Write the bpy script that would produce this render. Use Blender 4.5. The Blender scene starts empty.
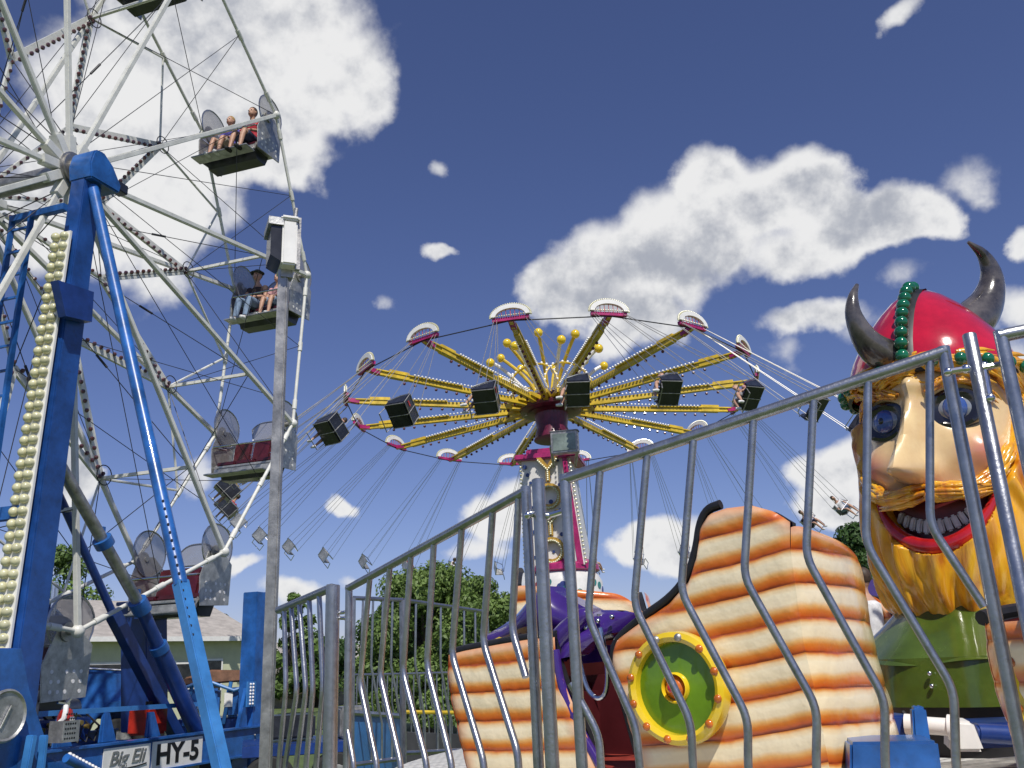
import bpy, bmesh, math, random
from mathutils import Vector, Matrix, noise as mnoise
random.seed(7)
V = Vector
PI = math.pi
S = bpy.context.scene
COL = S.collection
def R(a): return math.radians(a)

# ------------------------------------------------------------------ camera
F_, TH, RO = 908.0, 0.3045, -0.043
EYE = 1.6
c_, s_ = math.cos(TH), math.sin(TH); cr, sr = math.cos(RO), math.sin(RO)
CAM = V((0, 0, EYE))
cam_d = bpy.data.cameras.new('camera'); cam = bpy.data.objects.new('camera', cam_d); COL.objects.link(cam)
cam_d.sensor_width = 36; cam_d.lens = 36 * F_ / 1024; cam_d.clip_end = 5000; cam_d.clip_start = .05
U_ = V((0, -s_, c_)); Fw = V((0, c_, s_)); X_ = V((1, 0, 0))
right = cr * X_ + sr * U_; up = -sr * X_ + cr * U_
m = Matrix((right, up, -Fw)).transposed().to_4x4(); m.translation = CAM
cam.matrix_world = m
S.camera = cam
def ray(px, py):
    a, b = px - 512, py - 384
    x = a * cr + b * sr; y = -a * sr + b * cr
    return V((x / F_, c_ + y / F_ * s_, s_ - y / F_ * c_))
def at(px, py, Y):
    r = ray(px, py); return CAM + r * (Y / r.y)
def onz(px, py, z):
    r = ray(px, py); return CAM + r * ((z - EYE) / r.z)
def onplane(px, py, P0, n):
    r = ray(px, py); return CAM + r * ((P0 - CAM).dot(n) / r.dot(n))

# ------------------------------------------------------------------ materials
def newmat(name):
    mt = bpy.data.materials.new(name); mt.use_nodes = True
    nt = mt.node_tree; b = nt.nodes['Principled BSDF']
    return mt, nt, b
def mat(name, col, rough=.5, metal=0., var=.12, scale=6., bump=0., bscale=60., coat=0., col2=None, spec=.5, dirt=0., dirtcol=(.08, .06, .045)):
    mt, nt, b = newmat(name); N = nt.nodes; L = nt.links
    b.inputs['Roughness'].default_value = rough; b.inputs['Metallic'].default_value = metal
    b.inputs['Coat Weight'].default_value = coat; b.inputs['Coat Roughness'].default_value = .06
    b.inputs['Specular IOR Level'].default_value = spec
    tc = N.new('ShaderNodeTexCoord')
    n = N.new('ShaderNodeTexNoise'); n.inputs['Scale'].default_value = scale; n.inputs['Detail'].default_value = 6; n.inputs['Roughness'].default_value = .65
    L.new(tc.outputs['Object'], n.inputs['Vector'])
    r = N.new('ShaderNodeValToRGB')
    c2 = col2 or tuple(max(0, c * (1 - var * 2)) for c in col)
    c1 = tuple(min(1, c * (1 + var)) for c in col)
    r.color_ramp.elements[0].position = .32; r.color_ramp.elements[1].position = .68
    r.color_ramp.elements[0].color = (*c2, 1); r.color_ramp.elements[1].color = (*c1, 1)
    L.new(n.outputs['Fac'], r.inputs['Fac'])
    out = r.outputs['Color']
    if dirt > 0:
        n2 = N.new('ShaderNodeTexNoise'); n2.inputs['Scale'].default_value = scale * 2.7; n2.inputs['Detail'].default_value = 9; n2.inputs['Roughness'].default_value = .75
        L.new(tc.outputs['Object'], n2.inputs['Vector'])
        mr = N.new('ShaderNodeMapRange'); mr.inputs['From Min'].default_value = .56; mr.inputs['From Max'].default_value = .72; mr.inputs['To Max'].default_value = dirt
        L.new(n2.outputs['Fac'], mr.inputs['Value'])
        mx = N.new('ShaderNodeMix'); mx.data_type = 'RGBA'; mx.inputs['B'].default_value = (*dirtcol, 1)
        L.new(mr.outputs['Result'], mx.inputs['Factor']); L.new(out, mx.inputs['A']); out = mx.outputs['Result']
    L.new(out, b.inputs['Base Color'])
    mr2 = N.new('ShaderNodeMapRange'); mr2.inputs['To Min'].default_value = max(.02, rough * .75); mr2.inputs['To Max'].default_value = min(1, rough * 1.3)
    L.new(n.outputs['Fac'], mr2.inputs['Value']); L.new(mr2.outputs['Result'], b.inputs['Roughness'])
    if bump > 0:
        nb = N.new('ShaderNodeTexNoise'); nb.inputs['Scale'].default_value = bscale; nb.inputs['Detail'].default_value = 4
        L.new(tc.outputs['Object'], nb.inputs['Vector'])
        bp = N.new('ShaderNodeBump'); bp.inputs['Strength'].default_value = bump; bp.inputs['Distance'].default_value = .01
        L.new(nb.outputs['Fac'], bp.inputs['Height']); L.new(bp.outputs['Normal'], b.inputs['Normal'])
    return mt
steel = mat('galvanised steel', (.42, .43, .45), .31, .92, .12, 14, .12, 90, dirt=.35, dirtcol=(.16, .14, .12))
steel_d = mat('worn dark steel', (.42, .41, .39), .42, .8, .2, 9, .15, 60, dirt=.5, dirtcol=(.12, .1, .08))
chrome = mat('bright steel', (.75, .75, .76), .16, 1, .05, 20)
whitep = mat('white wheel paint', (.72, .72, .67), .42, 0, .08, 5, .05, 40, coat=.2, dirt=.45, dirtcol=(.3, .26, .2))
whiteclean = mat('white paint', (.82, .81, .79), .4, 0, .05, 5)
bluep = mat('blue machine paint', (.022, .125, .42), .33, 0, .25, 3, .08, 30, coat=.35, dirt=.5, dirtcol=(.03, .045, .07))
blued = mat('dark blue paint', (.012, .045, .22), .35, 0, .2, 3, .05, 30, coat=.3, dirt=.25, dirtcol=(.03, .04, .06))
bluel = mat('light blue paint', (.05, .22, .55), .4, 0, .15, 3, .05, 30, coat=.2, dirt=.3, dirtcol=(.1, .12, .14))
globe = mat('cream lamp glass', (.62, .6, .38), .25, 0, .12, 3, coat=.4)
bulbd = mat('dark lamp glass', (.05, .03, .05), .2, 0, .5, 3, coat=.5, col2=(.12, .04, .03))
maroon = mat('maroon vinyl', (.075, .008, .016), .35, 0, .25, 4, .2, 14, coat=.2)
blackr = mat('black rubber', (.015, .015, .018), .45, 0, .2, 8)
blackg = mat('black gloss panel', (.02, .022, .03), .3, 0, .3, 5, coat=.3)
rope = mat('dark wire', (.05, .05, .055), .5, .5, .1)
ropel = mat('pale chain', (.36, .35, .33), .4, .5, .1)
yellowp = mat('yellow paint', (.72, .5, .035), .36, 0, .2, 3, .05, 20, coat=.25, dirt=.35, dirtcol=(.3, .17, .03))
yellowg = mat('glossy yellow paint', (.85, .6, .02), .16, 0, .08, 3, coat=.8)
magenta = mat('magenta paint', (.42, .02, .14), .35, 0, .2, 4, coat=.3)
maroonp = mat('dark maroon paint', (.12, .012, .04), .35, 0, .3, 4, coat=.3)
purple = mat('purple fibreglass', (.055, .02, .2), .14, 0, .2, 3, .15, 9, coat=.9)
redp = mat('glossy red fibreglass', (.55, .008, .03), .13, 0, .18, 3, .25, 7, coat=1)
hornm = mat('horn grey paint', (.09, .08, .075), .22, 0, .5, 6, .35, 12, coat=.8, col2=(.02, .018, .018))
greenb = mat('glossy green stud', (.005, .14, .06), .12, 0, .2, 3, coat=.8)
skinp = mat('painted skin', (.76, .57, .29), .24, 0, .1, 4, .35, 6, coat=.6, col2=(.68, .46, .22))
blush = mat('painted blush', (.7, .28, .2), .22, 0, .25, 5, .25, 8, coat=.7, col2=(.72, .42, .27))
lipm = mat('red lip paint', (.48, .012, .015), .18, 0, .2, 5, coat=.7)
mouthm = mat('mouth dark red', (.1, .008, .01), .4, 0, .3, 5)
toothm = mat('painted teeth', (.5, .5, .45), .3, 0, .15, 9, coat=.3)
eyew = mat('painted eye grey', (.27, .29, .33), .12, 0, .2, 6, coat=.9)
eyeb = mat('painted eye blue', (.02, .06, .26), .1, 0, .3, 20, coat=1, col2=(.08, .13, .3))
eyek = mat('painted eye black', (.012, .01, .012), .15, 0, .1, coat=.8)
greens = mat('green shirt fibreglass', (.07, .115, .012), .25, 0, .2, 3, .6, 5, coat=.5, dirt=.2)
greend = mat('green shield paint', (.15, .29, .008), .3, 0, .18, 3, .2, 7, coat=.6, col2=(.09, .19, .006))
orangep = mat('orange boss paint', (.65, .16, .01), .25, 0, .3, 12, coat=.6)
redlight = mat('red paint', (.5, .03, .015), .3, 0, .25, 5, coat=.4, dirt=.3)
floorred = mat('red floor paint', (.34, .045, .03), .5, 0, .3, 6, .4, 90, dirt=.5)
woodm = mat('weathered board', (.25, .13, .08), .8, 0, .3, 4)
skin = mat('skin', (.5, .29, .2), .5, 0, .1, 8, spec=.4)
glass = mat('window glass', (.03, .035, .04), .08, 0, .3, 3)
tyre = mat('tyre rubber', (.025, .025, .025), .8, 0, .2, 8)
barkm = mat('bark', (.09, .065, .045), .9, 0, .3, 5, .5, 20)
wallm = mat('pale green siding', (.58, .6, .42), .8, 0, .06, 2)
roofm = mat('grey shingle', (.4, .37, .34), .9, 0, .15, 3, .4, 8)
alum = mat('brushed aluminium', (.5, .5, .48), .42, .7, .2, 7, .2, 50, dirt=.4)
cloths = {}
def cloth(name, c):
    if name not in cloths: cloths[name] = mat(name + ' cloth', c, .85, 0, .15, 12, .2, 50)
    return cloths[name]
def screen_mat():
    mt, nt, b = newmat('grey mesh screen'); N = nt.nodes; L = nt.links
    b.inputs['Base Color'].default_value = (.34, .34, .36, 1); b.inputs['Roughness'].default_value = .55; b.inputs['Metallic'].default_value = .2
    tr = N.new('ShaderNodeBsdfTransparent'); mx = N.new('ShaderNodeMixShader')
    n = N.new('ShaderNodeTexNoise'); n.inputs['Scale'].default_value = 5
    tc = N.new('ShaderNodeTexCoord'); L.new(tc.outputs['Object'], n.inputs['Vector'])
    mr = N.new('ShaderNodeMapRange'); mr.inputs['To Min'].default_value = .38; mr.inputs['To Max'].default_value = .62
    L.new(n.outputs['Fac'], mr.inputs['Value']); L.new(mr.outputs['Result'], mx.inputs['Fac'])
    L.new(tr.outputs[0], mx.inputs[1]); L.new(b.outputs[0], mx.inputs[2])
    L.new(mx.outputs[0], N['Material Output'].inputs['Surface'])
    return mt
screenm = screen_mat()
def plank_mat():
    # cream planks air-brushed orange along their lower seams; v of the UV counts planks
    mt, nt, b = newmat('airbrushed plank paint'); N = nt.nodes; L = nt.links
    uv = N.new('ShaderNodeUVMap'); sp = N.new('ShaderNodeSeparateXYZ'); L.new(uv.outputs[0], sp.inputs[0])
    tc = N.new('ShaderNodeTexCoord')
    n = N.new('ShaderNodeTexNoise'); n.inputs['Scale'].default_value = 4.5; n.inputs['Detail'].default_value = 3
    L.new(tc.outputs['Object'], n.inputs['Vector'])
    def M(op, a, b_=None, c=None):
        q = N.new('ShaderNodeMath'); q.operation = op
        for i, v in enumerate((a, b_, c)):
            if v is None: continue
            if isinstance(v, (int, float)): q.inputs[i].default_value = v
            else: L.new(v, q.inputs[i])
        return q.outputs[0]
    fr = M('FRACT', sp.outputs['Y'])
    w = M('MULTIPLY', M('SUBTRACT', n.outputs['Fac'], .5), .32)
    low = M('MAXIMUM', M('ADD', fr, w), .0)
    r = N.new('ShaderNodeValToRGB'); L.new(low, r.inputs['Fac']); cr_ = r.color_ramp
    cr_.elements[0].position = 0; cr_.elements[0].color = (.20, .03, .008, 1)
    cr_.elements[1].position = .07; cr_.elements[1].color = (.58, .10, .012, 1)
    for p, c in ((.22, (.70, .21, .025)), (.34, (.80, .44, .14)), (.47, (.86, .72, .47)), (.74, (.91, .79, .54)), (.87, (.84, .62, .33)), (.95, (.72, .28, .05)), (1., (.45, .08, .015))):
        e = cr_.elements.new(p); e.color = (*c, 1)
    # reddish ends: u of the UV is metres from the edge of the panel
    ed = N.new('ShaderNodeMapRange'); ed.inputs['From Min'].default_value = .0; ed.inputs['From Max'].default_value = .11
    ed.inputs['To Min'].default_value = .7; ed.inputs['To Max'].default_value = 0
    L.new(M('ADD', sp.outputs['X'], M('MULTIPLY', w, .25)), ed.inputs['Value'])
    mx = N.new('ShaderNodeMix'); mx.data_type = 'RGBA'; mx.inputs['B'].default_value = (.62, .14, .02, 1)
    L.new(ed.outputs[0], mx.inputs['Factor']); L.new(r.outputs['Color'], mx.inputs['A'])
    # grime
    n2 = N.new('ShaderNodeTexNoise'); n2.inputs['Scale'].default_value = 14; n2.inputs['Detail'].default_value = 8; n2.inputs['Roughness'].default_value = .7
    L.new(tc.outputs['Object'], n2.inputs['Vector'])
    g = N.new('ShaderNodeMapRange'); g.inputs['From Min'].default_value = .58; g.inputs['From Max'].default_value = .75; g.inputs['To Max'].default_value = .14
    L.new(n2.outputs['Fac'], g.inputs['Value'])
    mx2 = N.new('ShaderNodeMix'); mx2.data_type = 'RGBA'; mx2.inputs['B'].default_value = (.3, .17, .08, 1)
    L.new(g.outputs[0], mx2.inputs['Factor']); L.new(mx.outputs['Result'], mx2.inputs['A'])
    L.new(mx2.outputs['Result'], b.inputs['Base Color'])
    b.inputs['Roughness'].default_value = .28; b.inputs['Coat Weight'].default_value = .7; b.inputs['Coat Roughness'].default_value = .1
    nb = N.new('ShaderNodeTexNoise'); nb.inputs['Scale'].default_value = 9; nb.inputs['Detail'].default_value = 3
    L.new(tc.outputs['Object'], nb.inputs['Vector'])
    bp = N.new('ShaderNodeBump'); bp.inputs['Strength'].default_value = .5; bp.inputs['Distance'].default_value = .02
    L.new(nb.outputs['Fac'], bp.inputs['Height']); L.new(bp.outputs['Normal'], b.inputs['Normal'])
    return mt
plankm = plank_mat()
def strand_mat(name, c1, c2, c3, scale=(26, 26, 3)):
    mt, nt, b = newmat(name); N = nt.nodes; L = nt.links
    tc = N.new('ShaderNodeTexCoord'); mp = N.new('ShaderNodeMapping'); mp.inputs['Scale'].default_value = scale
    L.new(tc.outputs['Object'], mp.inputs['Vector'])
    n = N.new('ShaderNodeTexNoise'); n.inputs['Scale'].default_value = 1; n.inputs['Detail'].default_value = 4; n.inputs['Distortion'].default_value = .6
    L.new(mp.outputs[0], n.inputs['Vector'])
    r = N.new('ShaderNodeValToRGB'); e = r.color_ramp.elements
    e[0].position = .33; e[0].color = (*c1, 1); e[1].position = .62; e[1].color = (*c3, 1)
    k = e.new(.48); k.color = (*c2, 1)
    L.new(n.outputs['Fac'], r.inputs['Fac']); L.new(r.outputs['Color'], b.inputs['Base Color'])
    b.inputs['Roughness'].default_value = .22; b.inputs['Coat Weight'].default_value = .8; b.inputs['Coat Roughness'].default_value = .1
    bp = N.new('ShaderNodeBump'); bp.inputs['Strength'].default_value = .5; bp.inputs['Distance'].default_value = .03
    L.new(n.outputs['Fac'], bp.inputs['Height']); L.new(bp.outputs['Normal'], b.inputs['Normal'])
    return mt
beardm = strand_mat('golden beard paint', (.55, .17, .008), (.78, .36, .012), (.85, .47, .03), (12, 12, 2))
browm = strand_mat('orange brow paint', (.35, .08, .008), (.66, .28, .02), (.8, .42, .04), (30, 30, 8))
def tread_mat():
    mt, nt, b = newmat('white tread plate'); N = nt.nodes; L = nt.links
    tc = N.new('ShaderNodeTexCoord'); mp = N.new('ShaderNodeMapping'); mp.inputs['Rotation'].default_value = (0, 0, .78); mp.inputs['Scale'].default_value = (14, 14, 14)
    L.new(tc.outputs['Object'], mp.inputs['Vector'])
    ck = N.new('ShaderNodeTexVoronoi'); ck.inputs['Randomness'].default_value = .1; ck.inputs['Scale'].default_value = 1.; L.new(mp.outputs[0], ck.inputs['Vector'])
    r = N.new('ShaderNodeValToRGB'); r.color_ramp.elements[0].color = (.82, .81, .77, 1); r.color_ramp.elements[0].position = .25
    r.color_ramp.elements[1].color = (.42, .42, .4, 1); r.color_ramp.elements[1].position = .5
    L.new(ck.outputs['Distance'], r.inputs['Fac']); L.new(r.outputs['Color'], b.inputs['Base Color'])
    b.inputs['Roughness'].default_value = .5
    bp = N.new('ShaderNodeBump'); bp.invert = True; bp.inputs['Strength'].default_value = .7; bp.inputs['Distance'].default_value = .02
    L.new(ck.outputs['Distance'], bp.inputs['Height']); L.new(bp.outputs['Normal'], b.inputs['Normal'])
    return mt
tread = tread_mat()
def leaf_mat(name, c1, c2):
    mt, nt, b = newmat(name); N = nt.nodes; L = nt.links
    tc = N.new('ShaderNodeTexCoord')
    n = N.new('ShaderNodeTexNoise'); n.inputs['Scale'].default_value = .9; n.inputs['Detail'].default_value = 6; n.inputs['Roughness'].default_value = .8
    L.new(tc.outputs['Object'], n.inputs['Vector'])
    r = N.new('ShaderNodeValToRGB'); r.color_ramp.elements[0].position = .35; r.color_ramp.elements[1].position = .65
    r.color_ramp.elements[0].color = (*c1, 1); r.color_ramp.elements[1].color = (*c2, 1)
    L.new(n.outputs['Fac'], r.inputs['Fac']); L.new(r.outputs['Color'], b.inputs['Base Color'])
    b.inputs['Roughness'].default_value = .55
    t = N.new('ShaderNodeBsdfTranslucent'); L.new(r.outputs['Color'], t.inputs['Color'])
    mx = N.new('ShaderNodeMixShader'); mx.inputs[0].default_value = .3
    L.new(b.outputs[0], mx.inputs[1]); L.new(t.outputs[0], mx.inputs[2]); L.new(mx.outputs[0], N['Material Output'].inputs['Surface'])
    return mt
leafA = leaf_mat('mid green leaves', (.08, .14, .03), (.23, .34, .09))
leafB = leaf_mat('dark green leaves', (.03, .075, .02), (.09, .17, .04))
leafC = leaf_mat('yellow green leaves', (.07, .13, .03), (.19, .3, .07))
grassm = mat('grass', (.09, .13, .035), .95, 0, .3, .5, .4, 30, col2=(.06, .09, .025), dirt=.6, dirtcol=(.16, .13, .08))

# ------------------------------------------------------------------ mesh builder
class MB:
    def __init__(s): s.v = []; s.f = []; s.m = []; s.uv = None; s.cur = 0
    def mi(s, i): s.cur = i; return s
    def add(s, vs, fs):
        o = len(s.v); s.v += [V(p) for p in vs]; s.f += [tuple(i + o for i in f) for f in fs]; s.m += [s.cur] * len(fs); return o
    def box(s, c, sz, ax=None):
        ax = ax or (V((1, 0, 0)), V((0, 1, 0)), V((0, 0, 1))); c = V(c)
        P = [c + ax[0] * (i * sz[0] / 2) + ax[1] * (j * sz[1] / 2) + ax[2] * (k * sz[2] / 2) for i in (-1, 1) for j in (-1, 1) for k in (-1, 1)]
        s.add(P, [(0, 1, 3, 2), (4, 6, 7, 5), (0, 4, 5, 1), (2, 3, 7, 6), (0, 2, 6, 4), (1, 5, 7, 3)]); return s
    def beam(s, p, q, w, h, side=None, w1=None, h1=None):
        p, q = V(p), V(q); t = (q - p).normalized()
        sd = V(side) if side is not None else (V((0, 0, 1)).cross(t) if abs(t.z) < .95 else V((1, 0, 0)))
        sd = (sd - t * sd.dot(t)).normalized(); u2 = t.cross(sd)
        w1 = w if w1 is None else w1; h1 = h if h1 is None else h1
        P = []
        for o, a, b in ((p, w, h), (q, w1, h1)):
            for i, j in ((-1, -1), (1, -1), (1, 1), (-1, 1)): P.append(o + sd * (i * a / 2) + u2 * (j * b / 2))
        s.add(P, [(3, 2, 1, 0), (4, 5, 6, 7), (0, 1, 5, 4), (1, 2, 6, 5), (2, 3, 7, 6), (3, 0, 4, 7)]); return s
    def path(s, pts, r, seg=10, closed=False, cap=True, flat=1.0, side=None):
        pts = [V(p) for p in pts]; n = len(pts); rs = r if isinstance(r, (list, tuple)) else [r] * n
        rings = []; prev = None
        for i in range(n):
            if closed: t = (pts[(i + 1) % n] - pts[i - 1])
            else: t = (pts[min(i + 1, n - 1)] - pts[max(i - 1, 0)])
            if t.length < 1e-9: t = V((0, 0, 1))
            t.normalize()
            if prev is None:
                a = V(side) if side is not None else (V((0, 0, 1)) if abs(t.z) < .9 else V((1, 0, 0)))
            else: a = prev
            a = (a - t * a.dot(t)); a = a.normalized() if a.length > 1e-6 else t.orthogonal().normalized()
            prev = a; b = t.cross(a)
            rings.append([pts[i] + a * (rs[i] * math.cos(2 * PI * k / seg)) + b * (rs[i] * flat * math.sin(2 * PI * k / seg)) for k in range(seg)])
        vs = [p for rg in rings for p in rg]; fs = []
        for i in range(n if closed else n - 1):
            j = (i + 1) % n
            for k in range(seg): fs.append((i * seg + k, i * seg + (k + 1) % seg, j * seg + (k + 1) % seg, j * seg + k))
        if cap and not closed: fs += [tuple(range(seg))[::-1], tuple(range((n - 1) * seg, n * seg))]
        s.add(vs, fs); return s
    def tube(s, p, q, r, r1=None, seg=10): return s.path([p, q], [r, r if r1 is None else r1], seg)
    def ball(s, c, r, ax=None, nu=14, nv=9):
        c = V(c); rr = r if isinstance(r, (list, tuple)) else (r, r, r); ax = ax or (V((1, 0, 0)), V((0, 1, 0)), V((0, 0, 1)))
        vs = [c - ax[2] * rr[2]]
        for j in range(1, nv):
            ph = -PI / 2 + PI * j / nv
            for i in range(nu):
                t = 2 * PI * i / nu
                vs.append(c + ax[0] * (rr[0] * math.cos(ph) * math.cos(t)) + ax[1] * (rr[1] * math.cos(ph) * math.sin(t)) + ax[2] * (rr[2] * math.sin(ph)))
        vs.append(c + ax[2] * rr[2]); fs = []
        for i in range(nu): fs.append((0, 1 + (i + 1) % nu, 1 + i))
        for j in range(nv - 2):
            for i in range(nu): fs.append((1 + j * nu + i, 1 + j * nu + (i + 1) % nu, 1 + (j + 1) * nu + (i + 1) % nu, 1 + (j + 1) * nu + i))
        e = len(vs) - 1
        for i in range(nu): fs.append((1 + (nv - 2) * nu + i, 1 + (nv - 2) * nu + (i + 1) % nu, e))
        s.add(vs, fs); return s
    def lathe(s, c, prof, seg=32, ax=None, sx=1., sy=1.):
        c = V(c); ax = ax or (V((1, 0, 0)), V((0, 1, 0)), V((0, 0, 1))); vs = []; fs = []
        for r, z in prof:
            for i in range(seg):
                t = 2 * PI * i / seg; vs.append(c + ax[0] * (r * sx * math.cos(t)) + ax[1] * (r * sy * math.sin(t)) + ax[2] * z)
        n = len(prof)
        for j in range(n - 1):
            for i in range(seg): fs.append((j * seg + i, j * seg + (i + 1) % seg, (j + 1) * seg + (i + 1) % seg, (j + 1) * seg + i))
        if prof[0][0] > 1e-4: fs.append(tuple(range(seg))[::-1])
        if prof[-1][0] > 1e-4: fs.append(tuple(range((n - 1) * seg, n * seg)))
        s.add(vs, fs); return s
    def prism(s, pts, vec):
        pts = [V(p) for p in pts]; vec = V(vec); n = len(pts)
        fs = [tuple(range(n))[::-1], tuple(range(n, 2 * n))] + [(i, (i + 1) % n, n + (i + 1) % n, n + i) for i in range(n)]
        s.add(pts + [p + vec for p in pts], fs); return s
    def grid(s, rows, closed=False):
        nr = len(rows); nc = len(rows[0]); vs = [p for r in rows for p in r]; fs = []
        for j in range(nr - 1):
            for i in range(nc if closed else nc - 1):
                fs.append((j * nc + i, j * nc + (i + 1) % nc, (j + 1) * nc + (i + 1) % nc, (j + 1) * nc + i))
        s.add(vs, fs); return s
    def build(s, name, mats, parent=None, bevel=0, sharp=38, uv=None, origin=None, recalc=True):
        me = bpy.data.meshes.new(name)
        o0 = V(origin) if origin is not None else (root_of(parent) if parent else V((0, 0, 0)))
        me.from_pydata([p - o0 for p in s.v], [], s.f)
        if not isinstance(mats, (list, tuple)): mats = [mats]
        for q in mats: me.materials.append(q)
        for p, k in zip(me.polygons, s.m): p.material_index = k
        if uv is not None:
            l = me.uv_layers.new(name='UVMap')
            for lp in me.loops: l.data[lp.index].uv = uv[lp.vertex_index]
        if recalc or bevel:
            bm = bmesh.new(); bm.from_mesh(me)
            if recalc: bmesh.ops.recalc_face_normals(bm, faces=bm.faces)
            if bevel: bmesh.ops.bevel(bm, geom=[e for e in bm.edges if e.is_manifold and e.calc_face_angle(0) > .6], offset=bevel, segments=2, affect='EDGES', clamp_overlap=True)
            bm.to_mesh(me); bm.free()
        me.shade_smooth(); me.set_sharp_from_angle(angle=R(sharp))
        ob = bpy.data.objects.new(name, me); COL.objects.link(ob)
        if parent: ob.parent = parent
        elif origin is not None: ob.location = o0
        return ob
def root_of(o):
    p = V((0, 0, 0))
    while o is not None: p = p + o.location; o = o.parent
    return p
def tag(o, label=None, cat=None, group=None, kind=None):
    if label: o['label'] = label
    if cat: o['category'] = cat
    if group: o['group'] = group
    if kind: o['kind'] = kind
    return o
def thing(name, loc, label, cat, group=None):
    o = bpy.data.objects.new(name, None); COL.objects.link(o); o.location = loc; o.empty_display_size = .2
    return tag(o, label, cat, group)
def copy_tree(o, parent=None, top=True):
    c = o.copy(); COL.objects.link(c)
    if parent: c.parent = parent
    for ch in [x for x in bpy.data.objects if x.parent == o]: copy_tree(ch, c, False)
    return c
def text_mesh(txt, size, depth, shear=0., res=4):
    cu = bpy.data.curves.new('lettering', 'FONT'); cu.body = txt; cu.size = size; cu.extrude = depth; cu.shear = shear; cu.align_x = 'CENTER'; cu.align_y = 'CENTER'; cu.resolution_u = res
    cu.offset = size * (.03 if txt == 'HY-5' else .012)
    ob = bpy.data.objects.new('lettering', cu); COL.objects.link(ob)
    dg = bpy.context.evaluated_depsgraph_get(); me = bpy.data.meshes.new_from_object(ob.evaluated_get(dg))
    vs = [v.co.copy() for v in me.vertices]; fs = [tuple(p.vertices) for p in me.polygons]
    bpy.data.objects.remove(ob); bpy.data.curves.remove(cu); bpy.data.meshes.remove(me)
    return vs, fs
def lettering(name, txt, size, centre, ax, depth, m_, parent, shear=0., sx=1.):
    vs, fs = text_mesh(txt, size, depth, shear)
    b = MB(); b.add([centre + ax[0] * (p.x * sx) + ax[1] * p.y + ax[2] * p.z for p in vs], fs)
    return b.build(name, m_, parent, sharp=30)

# ------------------------------------------------------------------ world, sun
SUN = V((.14, -.58, .80)).normalized()
sd = bpy.data.lights.new('sun', 'SUN'); so = bpy.data.objects.new('sun', sd); COL.objects.link(so)
sd.energy = 4.2; sd.angle = R(.53); sd.color = (1, .95, .86)
so.rotation_euler = (-SUN).to_track_quat('-Z', 'Y').to_euler(); so.location = (0, 0, 30)
W = bpy.data.worlds.new('World'); S.world = W; W.use_nodes = True
nt = W.node_tree; N = nt.nodes; L = nt.links
bg = N['Background']; bg.inputs['Strength'].default_value = .1
sky = N.new('ShaderNodeTexSky'); sky.sky_type = 'NISHITA'; sky.sun_disc = False
sky.sun_elevation = math.asin(SUN.z); sky.sun_rotation = math.atan2(SUN.x, SUN.y)
sky.air_density = 1.0; sky.dust_density = .25; sky.ozone_density = 2.5; sky.altitude = 200
def wm(op, a, b=None, c=None, clamp=False):
    q = N.new('ShaderNodeMath'); q.operation = op; q.use_clamp = clamp
    for i, v in enumerate((a, b, c)):
        if v is None: continue
        if isinstance(v, (int, float)): q.inputs[i].default_value = v
        else: L.new(v, q.inputs[i])
    return q.outputs[0]
tc = N.new('ShaderNodeTexCoord'); gen = tc.outputs['Generated']
def wnoise(scale, det, rough, off=0., dist=0.):
    mp = N.new('ShaderNodeMapping'); mp.inputs['Location'].default_value = (off, off * .7, -off); L.new(gen, mp.inputs['Vector'])
    n = N.new('ShaderNodeTexNoise'); n.inputs['Scale'].default_value = scale; n.inputs['Detail'].default_value = det; n.inputs['Roughness'].default_value = rough; n.inputs['Distortion'].default_value = dist
    L.new(mp.outputs[0], n.inputs['Vector']); return n.outputs['Fac']
sp = N.new('ShaderNodeSeparateXYZ'); L.new(gen, sp.inputs[0])
az = wm('ARCTAN2', sp.outputs['X'], sp.outputs['Y']); el = wm('ARCSINE', sp.outputs['Z'])
nA = wnoise(9, 7, .5); nB = wnoise(30, 4, .5, 3.1); nC = wnoise(5, 6, .6, 7.3)
nD = wnoise(8.5, 8, .6, 1.7)
azw = wm('ADD', az, wm('MULTIPLY', wm('SUBTRACT', nD, .5), .10))
elw = wm('ADD', el, wm('MULTIPLY', wm('SUBTRACT', nA, .5), .10))
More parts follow.
